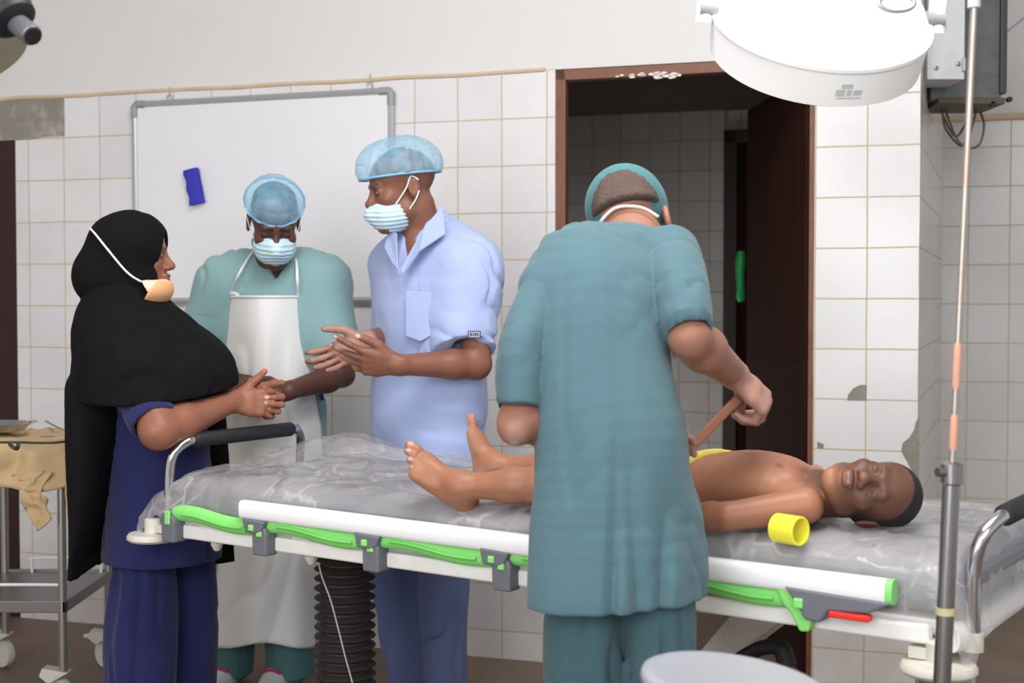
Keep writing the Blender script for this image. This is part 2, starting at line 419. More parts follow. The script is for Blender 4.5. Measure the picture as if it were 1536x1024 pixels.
# corridor behind the doorway
YB = 2.8
t_end = wall_tz(1086, 400, YB)[0]
mb = MB(); mb.box((-1.2, YB, 0), (t_end, YB + .1, 2.28), Wl, 0); mb.box((t_end, YB + .02, 2.17), (1.9, YB + .1, 2.28), Wl, 0)
mb.box((t_end + .85, YB, 0), (2.2, YB + .1, 2.28), Wl, 0)
struct(mb.build('wall_corridor', [M_tileC]))
mb = MB(); mb.box((-1.3, .16, 0), (-1.2, YB, 2.28), Wl, 0); mb.box((1.95, 1.6, 0), (2.05, YB, 2.28), Wl, 0); mb.box((1.36, 1.62, 0), (1.95, 1.64, 2.28), Wl, 0)
struct(mb.build('wall_corridor_side', [M_tileCs]))
mb = MB(); mb.box((-1.3, .16, 2.28), (1.30, YB + 1.3, 2.36), Wl); mb.box((1.30, 1.63, 2.28), (2.2, YB + 1.3, 2.36), Wl); struct(mb.build('ceiling_corridor', mat('brown_ceiling', rgb(96, 84, 78), .9)))  # one even dark grey-brown over the whole corridor ceiling
# back doorway of the corridor: dark frame and dark leaf
mb = MB(); mb.box((t_end, YB - .03, 0), (t_end + .07, YB + .1, 2.17), Wl); mb.box((t_end, YB - .03, 2.1), (t_end + .92, YB + .1, 2.17), Wl); mb.box((t_end + .85, YB - .03, 0), (t_end + .92, YB + .1, 2.17), Wl)
d3 = struct(mb.build('door_3', M_dark)); 
mb = MB(); mb.box((t_end + .07, YB + .04, .01), (t_end + .85, YB + .08, 2.1), Wl); mb.build('door_leaf', M_doorwood, d3)
# front doorway: frame and leaf standing open into the corridor
mb = MB()
mb.box((.150, .012, 0), (.190, .05, 2.066), Wl); mb.box((1.016, .012, 0), (1.040, .15, 2.066), Wl); mb.box((.150, .012, 2.022), (1.040, .06, 2.066), Wl)
d1 = struct(mb.build('door_1', M_frame, bevel=.003))
hx = Wl(1.014, .12, 0); hd = nrm(np.array([.958, 5.31, 0]) - hx); hn = np.array([-hd[1], hd[0], 0])
mb = MB(); fr = lambda x, y, zz: hx + hd * x + hn * y + UP * zz
mb.box((0.005, -.02, .01), (.85, .02, 2.015), fr)
leaf = mb.build('door_leaf', M_doorwood, d1, bevel=.003)
mb = MB()
for (x0, x1, z0, z1) in ((.10, .74, .15, .9), (.10, .74, 1.05, 1.9)):
    for bx in ((x0, x1, z0, z0 + .01), (x0, x1, z1 - .01, z1), (x0, x0 + .01, z0, z1), (x1 - .01, x1, z0, z1)): mb.box((bx[0], .018, bx[2]), (bx[1], .0215, bx[3]), fr)
mb.build('panel_moulding', M_doorwood, d1)
mb = MB(); rnd = random.Random(3)
for i in range(26):
    a, b = wall_tz(925 + rnd.random() * 92, 107 + rnd.random() * 8 - i * .0, .012)
    r = .004 + .007 * rnd.random(); n = 7
    mb.prism([Wl(a + r * 1.5 * cos(2 * pi * j / n) * (.6 + .6 * rnd.random()), .0105, b - .004 + .5 * r * sin(2 * pi * j / n)) for j in range(n)], WN * .002)
mb.build('paint_flakes', M_paint, d1)
# dark door at the far left
mb = MB(); mb.box((-2.62, .0, 0), (-2.06, .14, 1.9), Wl); 
d2 = struct(mb.build('door_2', mat('dark_red_door', rgb(46, 20, 20), .5, var=.2, nscale=5, stretch=(6, 6, .5)))); 
# ================================================================ WALL THINGS
M_board = mat('whiteboard_enamel', rgb(228, 228, 231), .3, var=.015, nscale=3)
M_alu = mat('dull_aluminium', rgb(182, 184, 186), .4, .5, var=.05)
M_greypl = mat('grey_plastic', rgb(150, 152, 154), .5)
M_blue = mat('blue_felt', rgb(54, 52, 178), .8, var=.15, nscale=25, bump=.4, bscale=120)
wb = empty('whiteboard', Wl(-.98, -.02, 1.27), 'large white dry-erase board with a grey metal frame hung on the tiled wall', 'whiteboard')
cTL, cTR, cBR, cBL = (-1.505, 2.008), (-.448, 2.012), (-.450, 1.266), (-1.500, 1.262)
def wbq(a, b): # bilinear in the board
    t = (cTL[0] * (1 - a) + cTR[0] * a) * b + (cBL[0] * (1 - a) + cBR[0] * a) * (1 - b)
    zz = (cTL[1] * (1 - a) + cTR[1] * a) * b + (cBL[1] * (1 - a) + cBR[1] * a) * (1 - b); return t, zz
mb = MB(); mb.prism([Wl(wbq(*q)[0], -.018, wbq(*q)[1]) for q in ((0.008, .01), (.992, .01), (.992, .99), (.008, .99))], WN * .012); mb.build('panel', M_board, wb)
for (a0, b0), (a1, b1) in (((.02, 1), (.98, 1)), ((1, .97), (1, .03)), ((.98, 0), (.02, 0)), ((0, .03), (0, .97))):
    p0 = wbq(a0, b0); p1 = wbq(a1, b1); mb = MB(); mb.tube([Wl(p0[0], -.016, p0[1]), Wl(p1[0], -.016, p1[1])], .0125, 8); mb.build('frame_strip', M_alu, wb, smooth=True)
for (a0, b0) in ((0, 0), (0, 1), (1, 0), (1, 1)):
    t, zz = wbq(a0, b0); sx_ = 1 if a0 == 0 else -1; sz = 1 if b0 == 0 else -1
    mb = MB(); mb.tube([Wl(t + sx_ * .045, -.017, zz), Wl(t + sx_ * .008, -.017, zz), Wl(t, -.017, zz + sz * .008), Wl(t, -.017, zz + sz * .05)], .0145, 10); mb.build('corner_piece', M_greypl, wb, smooth=True)
for px in (256, 556):
    t, zz = wall_tz(px, 150 if px < 400 else 131); mb = MB()
    mb.tube([Wl(t + .012 * cos(a), -.012, zz + .004 + .014 * sin(a)) for a in np.linspace(-.6, pi + .6, 12)], .0022, 6)
    mb.tube([Wl(t, -.008, zz + .015), Wl(t, -.004, zz + .05)], .002, 6); mb.build('hanging_hook', M_alu, wb, smooth=True)
t0_, z0_ = wall_tz(292.5, 280, -.03)
mb = MB(); er = empty('whiteboard_eraser', Wl(t0_, -.02, z0_ - .06), 'blue felt eraser stuck tilted on the whiteboard', 'eraser')
an = radians(12)
def erf(x, y, zz): return Wl(t0_ + x * cos(an) - zz * sin(an), y, z0_ + zz * cos(an) + x * sin(an))
def efn(u, v):
    zz = (v - .5) * .132; hw = .029 + .003 * math.cos(v * 14); a = u * 2 * pi
    return erf(hw * math.copysign(abs(cos(a)) ** .5, cos(a)), -.037 + .014 * math.copysign(abs(sin(a)) ** .5, sin(a)), zz)
mb.grid(efn, 24, 14); mb.prism([efn(i / 24, 0) for i in range(24)], WN * 0 + UP * .0005); mb.prism([efn(i / 24, 1) for i in range(24)], UP * -.0005)
mb.build('felt_pad', M_blue, er, smooth=True)
mb = MB(); mb.box((-.027, -.0275, -.063), (.027, -.024, .063), erf); mb.build('backing', mat('dark_blue_backing', rgb(36, 34, 130), .6), er)
# green grip seen in the dark gap of the inner door
M_green2 = mat('green_plastic_strip', rgb(40, 190, 96), .35, var=.2, nscale=30)
Yg = 6.6
mb = MB(); gp = [P(px, py, Yg) for px, py in ((1112, 377), (1111, 392), (1110, 410), (1111, 428), (1111, 446), (1112, 452))]
mb.tube(gp, [.018, .024, .021, .019, .022, .016], 12); gs = mb.build('green_pull_strip', M_green2, smooth=True)
tag(gs, 'bright green plastic strip hanging in the dark doorway gap beside the brown door', 'strip')
# electrical cabinet in the corner above the alcove
M_cabg = mat('pale_grey_enamel', rgb(206, 207, 210), .45, var=.05, nscale=6, dirt=(rgb(150, 146, 140), .4, 5))
M_galv = mat('galvanised_sheet', rgb(104, 108, 108), .5, .35, var=.3, nscale=9, dirt=(rgb(60, 60, 60), .6, 7))
M_black = mat('black_rubber', rgb(22, 22, 24), .55)
M_screw = mat('zinc_screw', rgb(150, 150, 150), .35, .8)
M_board2 = mat('varnished_backboard', rgb(176, 122, 72), .55, var=.2, nscale=8, stretch=(5, 5, .6))
Yc = 4.62
def CB(px, py, dy=0.0): return P(px, py, Yc + dy)
cab = empty('electrical_cabinet', CB(1450, 150, .2), 'grey metal electrical cabinet hung high on the corner of the tiled pillar', 'electrical cabinet')
def pxbox(name, x0, y0, x1, y1, ya, yb, m, par, bev=.003):
    a = P(x0, y1, ya); b = P(x1, y0, ya); mb = MB(); mb.box((a[0], ya, a[2]), (b[0], yb, b[2])); return mb.build(name, m, par, bevel=bev)
pxbox('backing_board', 1381, -90, 1390, 106, Yc - .12, Yc + .30, M_board2, cab)
pxbox('cover_panel', 1391, -95, 1449, 119, Yc - .16, Yc + .02, M_cabg, cab)
pxbox('body', 1396, -90, 1504, 150, Yc + .02, Yc + .24, M_galv, cab)
pxbox('side_flange', 1501, -90, 1513, 140, Yc + .0, Yc + .24, mat('dark_flange', rgb(70, 72, 72), .5, .4), cab)
pxbox('bottom_rail', 1408, 146, 1508, 156, Yc + .0, Yc + .24, mat('brown_rail', rgb(92, 80, 66), .6, .2), cab)
pxbox('hinge', 1444, 86, 1449, 106, Yc - .172, Yc - .158, M_alu, cab, .001)
for px, py in ((1416, 39), (1404, 102), (1437, 96)):
    mb = MB(); mb.lathe([(0.001, 0), (.007, 0), (.007, .004), (.004, .006), (.001, .006)], CB(px, py, -.16), (0, -1, 0), 14); mb.build('screw', M_screw, cab, smooth=True)
for px, py in ((1512, 150), (1487, 157)):
    mb = MB(); mb.lathe([(.001, 0), (.009, 0), (.009, .02), (.001, .02)], CB(px, py, .02), (0, -1, 0), 12); mb.build('bolt', M_black, cab, smooth=True)
mb = MB(); mb.tube(spline([CB(1508, 50, .1), CB(1520, 40, .12), CB(1545, 20, .2)]), .004, 8); mb.build('conduit', M_alu, cab, smooth=True)
M_cable = mat('grey_cable_sheath', rgb(92, 82, 72), .5)
cb = empty('cable_bundle', CB(1440, 225, .3), 'loop of old grey-brown cables dangling under the electrical cabinet', 'cable')
for pl in ([(1398, 140), (1412, 160), (1418, 192), (1440, 218), (1452, 206), (1462, 176), (1466, 150)], [(1404, 140), (1414, 172), (1432, 204), (1446, 190), (1458, 160), (1462, 148)],
           [(1460, 148), (1472, 172), (1476, 190), (1470, 215), (1456, 222), (1438, 212), (1424, 182), (1414, 150)], [(1392, 118), (1396, 140), (1400, 158), (1406, 166)]):
    mb = MB(); mb.tube(spline([P(a, b, Yc + .16 + .02 * math.sin(a)) for a, b in pl]), .0042, 8); mb.build('cable', M_cable, cb, smooth=True)
# ================================================================ STRETCHER
M_white = mat('white_powder_coat', rgb(236, 235, 232), .35, var=.02, dirt=(rgb(200, 190, 170), .3, 6))
M_railw = mat('white_anodised_rail', rgb(238, 239, 240), .25, .0, var=.01, spec=.7)
M_grn = mat('green_moulded_plastic', rgb(136, 222, 118), .4, var=.04)
M_grey = mat('slate_grey_plastic', rgb(104, 106, 114), .5, var=.05)
M_red = mat('red_plastic', rgb(222, 44, 36), .4)
M_chrome = mat('polished_chrome', rgb(205, 206, 208), .12, 1.0, var=.03)
M_grip = mat('black_foam_grip', rgb(26, 26, 29), .6, bump=.2, bscale=90)
M_matt = mat('grey_vinyl_mattress', rgb(112, 113, 119), .45, var=.08, nscale=5)
M_bell = mat('black_bellows_rubber', rgb(52, 48, 46), .6, var=.2, nscale=12)
M_cream = mat('cream_bumper_plastic', rgb(206, 203, 192), .5, var=.06, dirt=(rgb(160, 140, 110), .4, 12))
WB = .64; LB = 2.0
bed = empty('hospital_stretcher', B(1.0, .3, 0), 'long hydraulic hospital stretcher with green side guards and a grey mattress', 'stretcher')
# lower rails and deck
for w in (0.0, WB):
    mb = MB()
    sg = -1 if w == 0 else 1
    mb.box((0.02, w - .016, .662), (1.93, w + .016, .697), B); mb.build('side_rail', M_white, bed, bevel=.006, seg=3)
mb = MB(); mb.box((.0, .02, .672), (1.97, WB - .02, .70), B); mb.build('deck', M_white, bed, bevel=.004)
for s in (-.012, 1.96):
    mb = MB(); mb.tube(spline([B(s, .0, .675), B(s + .01, .05, .675), B(s + .01, .3, .675), B(s + .01, WB - .05, .675), B(s, WB, .675)], 5), .026, 12); mb.build('end_rail', M_white, bed, smooth=True)
# mattress
mb = MB(); mb.box((.0, .012, .705), (1.99, WB - .01, .818), B); mb.build('mattress', M_matt, bed, bevel=.055, seg=6)
# upper side-guard rail with green ends, folded green struts
for w, vis in ((-.032, True), (WB + .032, False)):
    mb = MB(); prof = []
    S0, S1 = .268, 1.862
    def rr(s, a):
        yy = .017 * math.copysign(abs(cos(a)) ** .6, cos(a)); zz = .0225 * math.copysign(abs(sin(a)) ** .6, sin(a))
        return B(s, w + yy, .760 - .008 * (s - S0) / 1.6 + zz)
    mb.grid(lambda u, v: rr(S0 + u * (S1 - S0), v * 2 * pi), 8, 20)
    gr = mb.build('guard_rail', M_railw, bed, smooth=True)
    for s, ds in ((S0, -.001), (S1, .012)):
        mb = MB(); mb.grid(lambda u, v: rr(s + u * ds, v * 2 * pi), 2, 20); mb.prism([rr(s + ds, v * 2 * pi / 20) for v in range(20)], BU * .001)
        mb.build('rail_end_cap', M_grn if ds > 0 else M_railw, gr, smooth=True, ang=30)
    starts = [(.005, .30), (.325, .655), (.672, 1.005), (1.03, 1.36), (1.385, 1.68)]
    sg = -1 if vis else 1
    for n_, (a, b) in enumerate(starts):
        mb = MB(); pts = []; rad = []
        for i in range(15):
            u = i / 14; s = a + .012 + (b - a) * u
            z = .7245 + .0065 * math.sin(u * 2 * pi * .95 + .35) - .004 * u
            pts.append(B(s, w + sg * -.006, z)); rad.append(.0205 if 0 < i < 14 else .016)
        mb.tube(pts, rad, 10, flat=.62, upv=BN)
        st = mb.build('guard_strut', M_grn, bed, smooth=True)
        mb = MB(); mb.tube([p + BN * sg * .0125 * 1 + UP * -.002 for p in pts[2:13]], .0055, 6); mb.build('strut_groove', mat('green_groove', rgb(118, 206, 102), .5) if n_ == 0 and vis else bpy.data.materials['green_groove'], st, smooth=True)
        if n_ == 4:
            mb = MB(); mb.prism([B(b - .03, w - .013, .742), B(b + .02, w - .013, .738), B(b + .03, w - .013, .712), B(b + .048, w - .013, .700), B(b + .04, w - .013, .662), B(b + .022, w - .013, .660), B(b + .006, w - .013, .690), B(b - .01, w - .013, .706)], BN * .026); mb.build('strut_claw', M_grn, st, bevel=.005, seg=3)
        # grey lower joint wrapping the rail, and upper joint under the guard rail
        mb = MB(); mb.prism([B(a - .012, w - .014, z) for z in ()] or [B(a - .014, w - .016, .655), B(a + .032, w - .016, .655), B(a + .032, w - .016, .708), B(a + .026, w - .016, .722), B(a + .012, w - .016, .724), B(a - .016, w - .016, .728)], BN * (.04))
        jt = mb.build('rail_joint', M_grey, bed, bevel=.004)
        mb = MB(); mb.box((a + .0, w - .019, .70), (a + .018, w - .012, .735), B); mb.build('joint_insert', M_grn, jt, bevel=.003)
        if n_ < 4:
            mb = MB(); mb.prism([B(b - .02, w - .020, .742), B(b + .055, w - .020, .738), B(b + .045, w - .020, .715), B(b + .025, w - .020, .706), B(b - .012, w - .020, .708)], BN * .036)
            jt = mb.build('rail_joint', M_grey, bed, bevel=.004)
            mb = MB(); mb.box((b + .004, w - .024, .713), (b + .020, w - .014, .728), B); mb.build('joint_insert', M_grn, jt, bevel=.003)
    # latch block at the head end
    mb = MB(); mb.prism([B(1.675, w - .022, .742), B(1.875, w - .022, .735), B(1.835, w - .022, .712), B(1.76, w - .022, .708), B(1.745, w - .022, .684), B(1.715, w - .022, .686), B(1.70, w - .022, .712)], BN * .04)
    lb = mb.build('latch_block', M_grey, bed, bevel=.004)
    mb = MB(); mb.box((1.762, w - .026, .697), (1.838, w - .004, .709), B); mb.build('release_lever', M_red, lb, bevel=.003)
    mb = MB(); mb.box((1.695, w - .027, .706), (1.713, w - .015, .724), B); mb.build('joint_insert', M_grn, lb, bevel=.003)
# push handles at both ends
def handle(s0, s1, w0, w1, zb, zt):
    mb = MB(); d = 1 if s1 > s0 else -1
    path = spline([B(s0, w0, zb), B(s0, w0, zt - .09), B(s0 + (s1 - s0) * .4, w0 + .008, zt - .03), B(s1, w0 + .045, zt)], 6) + spline([B(s1, w0 + .05, zt), B(s1, w1 - .045, zt)], 2) + \
        spline([B(s1, w1 - .04, zt), B(s0 + (s1 - s0) * .4, w1 - .008, zt - .03), B(s0, w1, zt - .09), B(s0, w1, zb)], 6)
    mb.tube(path, .0125, 14); h = mb.build('push_handle', M_chrome, bed, smooth=True)
    mb = MB(); mb.tube([B(s1, w0 + .06, zt), B(s1, w0 + .066, zt), B(s1, w1 - .066, zt), B(s1, w1 - .06, zt)], [.017, .02, .02, .017], 16); mb.build('grip', M_grip, h, smooth=True)
    for w in (w0, w1):
        mb = MB(); mb.tube([B(s0, w, zb - .02), B(s0, w, zb + .012)], .018, 14); mb.build('handle_socket', M_cream, h, smooth=True)
handle(-.045, -.02, .012, .50, .68, .902)
handle(1.995, 2.03, .03, .56, .672, .886)
for s, w in ((-.095, .0), (-.095, WB), (1.945, -.005), (2.02, WB)):
    mb = MB(); z = .642 if s < 1 else .612
    mb.lathe([(.002, 0), (.060, 0), (.067, .006), (.067, .014), (.062, .02), (.022, .022), (.022, .055), (.018, .058), (.002, .058)], B(s, w, z), n=36)
    mb.box((min(s, s + (.09 if s < 1 else -.05)), w - .012, z + .024), (max(s, s + (.09 if s < 1 else -.05)), w + .012, z + .044), B)
    mb.build('corner_bumper', M_cream, bed, smooth=True)
for s in (.115, .435, 1.2):
    mb = MB(); mb.box((s - .03, -.012, .69), (s + .03, .01, .712), B); mb.lathe([(.001, 0), (.016, .0), (.016, .014), (.007, .03), (.001, .03)], B(s + .005, .02, .664), (0, 0, -1), 12); mb.build('mount_bracket', M_cream, bed, bevel=.003)
# hydraulic columns in ribbed bellows
def bellows(s, w):
    prof = [(.002, 0)]; n = 21; z0, z1 = .12, .655
    for i in range(n):
        z = (z1 - z0) * i / n; h = (z1 - z0) / n
        prof += [(.062, z + .1 * h), (.079, z + .42 * h), (.0805, z + .5 * h), (.079, z + .58 * h), (.062, z + .9 * h)]
    prof += [(.002, z1 - z0)]
    mb = MB(); mb.lathe(prof, B(s, w, z0), n=40); return mb.build('bellows_column', M_bell, bed, smooth=True, ang=30)
bellows(.30, .30)
bellows(1.2, .34)
mb = MB(); mb.box((.12, .10, .05), (1.75, WB - .1, .125), B); mb.build('base_frame', M_grip, bed, bevel=.02, seg=3)
mb = MB(); mb.prism([B(1.30, .30, .46), B(1.37, .30, .46), B(1.60, .30, .655), B(1.46, .30, .655)], BN * .12); mb.build('backrest_strut', M_cream, bed, bevel=.004)
mb = MB(); mb.tube(spline([B(1.44, .24, .50), B(1.50, .24, .54), B(1.545, .24, .545), B(1.56, .24, .51)]), [.016] * 16 + [.02] * 9, 10); mb.build('crank_lever', M_grip, bed, smooth=True)
for s in (.22, 1.66):
    for w in (.0, WB):
        mb = MB(); mb.lathe([(.01, -.016), (.06, -.016), (.068, -.008), (.068, .008), (.06, .016), (.01, .016)], B(s, w, .069), BN, 24); mb.box((s - .02, w - .03, .07), (s + .02, w - .02, .15), B)
        mb.box((s - .02, w + .02, .07), (s + .02, w + .03, .15), B); mb.box((s - .025, w - .03, .12), (s + .025, WB / 2, .15) if w == 0 else (s + .025, w + .03, .15), B) if w == 0 else mb.box((s - .025, WB / 2, .12), (s + .025, w + .03, .15), B)
        mb.build('caster', M_grip, bed, smooth=True)
mb = MB(); mb.tube(spline([P(x, y, 3.42) for x, y in ((478, 845), (484, 868), (496, 900), (508, 945), (518, 985), (530, 1030), (534, 1060))]), .0022, 6); mb.build('drain_cord', mat('pale_grey_cord', rgb(190, 190, 190), .5), bed, smooth=True)
# ---------------------------------------------------------------- clear plastic sheet spread over the mattress
def plastic_mat():
    k = NT('clear_plastic_sheet')
    k.b.inputs['Base Color'].default_value = rgb(206, 204, 206); k.b.inputs['Roughness'].default_value = .16; k.b.inputs['Specular IOR Level'].default_value = .8
    g = k.n('ShaderNodeNewGeometry')
    nz = k.n('ShaderNodeTexNoise', Scale=9.0, Detail=5.0, Roughness=.6, Distortion=1.2); k.l(g.outputs['Position'], nz.inputs['Vector'])
    bp = k.n('ShaderNodeBump', Strength=.55, Distance=.012); k.l(nz.outputs['Fac'], bp.inputs['Height']); k.l(bp.outputs[0], k.b.inputs['Normal'])
    n3 = k.n('ShaderNodeTexNoise', Scale=5.0, Detail=3.0, Distortion=.8); k.l(g.outputs['Position'], n3.inputs['Vector'])
    vd = k.n('ShaderNodeVectorMath', _operation='ADD'); k.l(g.outputs['Position'], vd.inputs[0])
    nw = k.n('ShaderNodeTexNoise', Scale=6.0, Detail=3.0); k.l(g.outputs['Position'], nw.inputs['Vector'])
    sw = k.n('ShaderNodeVectorMath', _operation='SCALE'); sw.inputs[3].default_value = .16; k.l(nw.outputs['Color'], sw.inputs[0]); k.l(sw.outputs[0], vd.inputs[1])
    vo = k.n('ShaderNodeTexVoronoi', Scale=7.5, _feature='DISTANCE_TO_EDGE'); k.l(vd.outputs[0], vo.inputs['Vector'])
    cr = k.n('ShaderNodeMapRange'); k.l(vo.outputs['Distance'], cr.inputs[0]); cr.inputs[1].default_value = .0; cr.inputs[2].default_value = .05; cr.inputs[3].default_value = 1; cr.inputs[4].default_value = 0
    msk = k.n('ShaderNodeMapRange'); k.l(n3.outputs['Fac'], msk.inputs[0]); msk.inputs[1].default_value = .48; msk.inputs[2].default_value = .62
    cr2 = k.math('MULTIPLY', cr.outputs[0], msk.outputs[0])
    b2 = k.n('ShaderNodeBump', Strength=.7, Distance=.01); k.l(vo.outputs['Distance'], b2.inputs['Height']); k.l(bp.outputs[0], b2.inputs['Normal']); k.l(b2.outputs[0], k.b.inputs['Normal'])
    al = k.math('MULTIPLY_ADD', n3.outputs['Fac'], .55, .06); al = k.math('MULTIPLY_ADD', cr2, .24, al)
    k.l(al, k.b.inputs['Alpha'])
    return k.m
def sheet_h(s, w):
    q = np.array([[s * 2.6 + 9, w * 5.0 + 3, 0], [s * 7 + w * 6 + 4, w * 9 - s * 4, 5.0], [s * 16 + w * 11, w * 22 - s * 9 + 2, 9.0]])
    n = vnoise(q); r1 = 1 - abs(n[1]) * 2.4; r2 = 1 - abs(n[2]) * 2.2
    h = .008 * n[0] + .011 * max(r1, 0) ** 3 + .006 * max(r2, 0) ** 3
    return h
def sheet_pt(u, v):
    # u along the bed, v across with overhang on both sides
    s = -.118 + u * 2.178; x = -.10 + v * (WB + .18); h = sheet_h(s, x)
    top = .828
    # raised crumple near the far foot corner
    top += .058 * math.exp(-((s - .12) / .17) ** 2 - ((x - .50) / .15) ** 2)
    e = 1.0
    if x < .005: # near side hanging down behind the guard rail
        d = .005 - x; z = top - .036 - d * .95; ww = -.003 - .007 * min(1, d / .05); e = .6
        p = B(s, ww + h * .5, z + h * .3)
    elif x > WB:
        d = x - WB; p = B(s, WB + .006 + h * .5, top - d)
    else:
        ed = min(x - .005, WB - x); rd = .036 * math.exp(-max(x - .005, 0) / .045) + .016 * math.exp(-max(WB - x, 0) / .02); p = B(s, x, top - rd + h)
    # ends drape down
    if s < -.01:
        k = -.01 - s; fl = max(0.0, 1 - x / .22) if x > 0 else 1.0
        p = p + UP * (-k * (.85 - .30 * min(x, .3) / .3)) + BU * (k * .45 * (1 - fl)) - BU * (.03 * fl * min(1, k / .05)) - BN * 0.0
        if x < .005: p = p + UP * ((.005 - x) * .55 * min(1, k / .04))
    if s > 1.97: p = p + UP * (-(s - 1.97) * 1.6) - BU * (s - 1.97) * .55
    return p
mb = MB(); mb.grid(sheet_pt, 190, 74)
M_sheet = plastic_mat()
sh = mb.build('plastic_sheet', M_sheet, smooth=True, ang=180)
tag(sh, 'crumpled clear plastic sheet spread over the grey stretcher mattress', 'plastic sheet')
# ---------------------------------------------------------------- yellow plastic ring lying on the sheet
M_yel = mat('yellow_plastic', rgb(244, 236, 70), .4, var=.03)
yc = P(1183, 801, 2.545); yc[2] = .811 + .0275
ax = nrm(BU * .95 - BN * .25)
mb = MB(); R = .0275; L = .056
mb.lathe([(R - .004, -L / 2), (R, -L / 2), (R, L / 2), (R + .001, L / 2), (R + .001, L / 2 - .002), (R - .0035, L / 2), (R - .0035, -L / 2 + .003)], yc, ax, 40)
o = MB(); 
n = 40; a0 = np.array([0, 0, 1.]); u_ = nrm(np.cross(ax, a0)); w_ = np.cross(ax, u_)
prof = [(R - .0035, -L / 2), (R, -L / 2 + .001), (R, L / 2 - .001), (R - .001, L / 2), (R - .0035, L / 2)]
vs = [yc + ax * h + r * (cos(2 * pi * j / n) * u_ + sin(2 * pi * j / n) * w_) for r, h in prof for j in range(n)]
fs = [(i * n + j, i * n + (j + 1) % n, ((i + 1) % 5) * n + (j + 1) % n, ((i + 1) % 5) * n + j) for i in range(5) for j in range(n)]
o.add(vs, fs); yo = o.build('plastic_ring', M_yel, smooth=True); tag(yo, 'short yellow plastic tube lying on its side on the sheet below the head', 'tube')
# ---------------------------------------------------------------- IV pole in front of the head end
M_pole = mat('worn_chrome_tube', rgb(150, 148, 146), .25, .9, var=.1)
M_rod = mat('tarnished_steel_rod', rgb(176, 168, 160), .35, .7, var=.12, nscale=8, dirt=(rgb(206, 140, 110), .9, 7))
iv = empty('infusion_stand', P(1412, 1040, 2.25), 'slim metal infusion pole with a thick chrome lower tube at the head end', 'infusion stand')
p0 = P(1428, 705, 2.25); p1 = P(1461, 8, 2.25); pb = P(1413, 1024, 2.25); pf = pb + (pb - p0) / (p0[2] - pb[2]) * (pb[2] - .06)
pt = p1 + (p1 - p0) * .25
mb = MB(); mb.tube([pf, p0], .0145, 18); mb.build('lower_tube', M_pole, iv, smooth=True)
mb = MB(); mb.tube([p0, pt], .0055, 12); rod = mb.build('upper_rod', M_rod, iv, smooth=True)
mb = MB(); mb.tube([p1 - UP * .004, p1 + UP * .03], .0105, 12); mb.build('rod_collar', M_cabg, rod, smooth=True)
mb = MB(); mb.tube([p0 - UP * .024, p0 - UP * .021, p0 + UP * .010, p0 + UP * .014], [.0155, .0185, .0185, .012], 20); mb.tube([p0 + np.array([-.01, -.005, -.002]), p0 + np.array([-.028, -.012, -.002])], .008, 10); mb.build('clamp_collar', M_pole, iv, smooth=True)
for za, zb in ((.32, .50), (.08, .22)):
    a = p0 + (p1 - p0) * za; b = p0 + (p1 - p0) * zb
    a = p0 + (p1 - p0) * (za * .55); b = p0 + (p1 - p0) * (zb * .55)
    mb = MB(); mb.tube([a, a + (b - a) * .1, b - (b - a) * .1, b], [.0055, .0068, .0064, .0055], 12); mb.build('rust_sleeve', mat('salmon_tape', rgb(214, 160, 134), .6, var=.15, nscale=30), rod, smooth=True)
mb = MB(); k_ = pb + (p0 - pb) * .34; mb.tube([k_ - UP * .006, k_ + UP * .006], .0165, 14); mb.build('tape_band', mat('yellowed_tape', rgb(190, 180, 140), .6), iv, smooth=True)
for i in range(5):
    a = 2 * pi * i / 5 + .3; q = pf + np.array([.21 * cos(a), .21 * sin(a), 0]); mb = MB(); mb.tube([pf + UP * .02, q + UP * .0], [.014, .01], 10)
    lg = mb.build('base_leg', M_chrome, iv, smooth=True); mb = MB(); q2 = q.copy(); q2[2] = .027; mb.lathe([(.004, -.009), (.024, -.009), (.026, 0), (.024, .009), (.004, .009)], q2, (-sin(a), cos(a), 0), 16); mb.build('caster', M_grip, lg, smooth=True)
# ---------------------------------------------------------------- round stool in the foreground
M_seat = mat('white_stool_plastic', rgb(158, 160, 168), .35, var=.02)
sc_ = P(1105, 1018, 1.95); an2 = nrm([.12, -.03, 1])
st = empty('round_stool', (sc_[0], sc_[1], 0), 'round white stool top standing in the foreground in front of the stretcher', 'stool')
mb = MB(); Rs = .138
mb.lathe([(.002, -.03), (Rs - .02, -.03), (Rs - .004, -.024), (Rs, -.012), (Rs - .002, -.003), (Rs - .01, .001), (Rs - .02, 0), (Rs * .5, -.002), (.002, -.002)], sc_, an2, 64); mb.build('seat', M_seat, st, smooth=True, ang=60)
mb = MB(); mb.tube([sc_ - an2 * .03, np.array([sc_[0], sc_[1], .12])], .022, 14); mb.build('column', M_chrome, st, smooth=True)
for i in range(5):
    a = 2 * pi * i / 5 + .5; q = np.array([sc_[0] + .17 * cos(a), sc_[1] + .17 * sin(a), .05]); mb = MB(); mb.tube([np.array([sc_[0], sc_[1], .12]), q], [.018, .012], 10)
    lg = mb.build('base_leg', M_chrome, st, smooth=True); mb = MB(); q[2] = .025; mb.lathe([(.004, -.01), (.023, -.01), (.025, 0), (.023, .01), (.004, .01)], q, (-sin(a), cos(a), 0), 16); mb.build('caster', M_grip, lg, smooth=True)
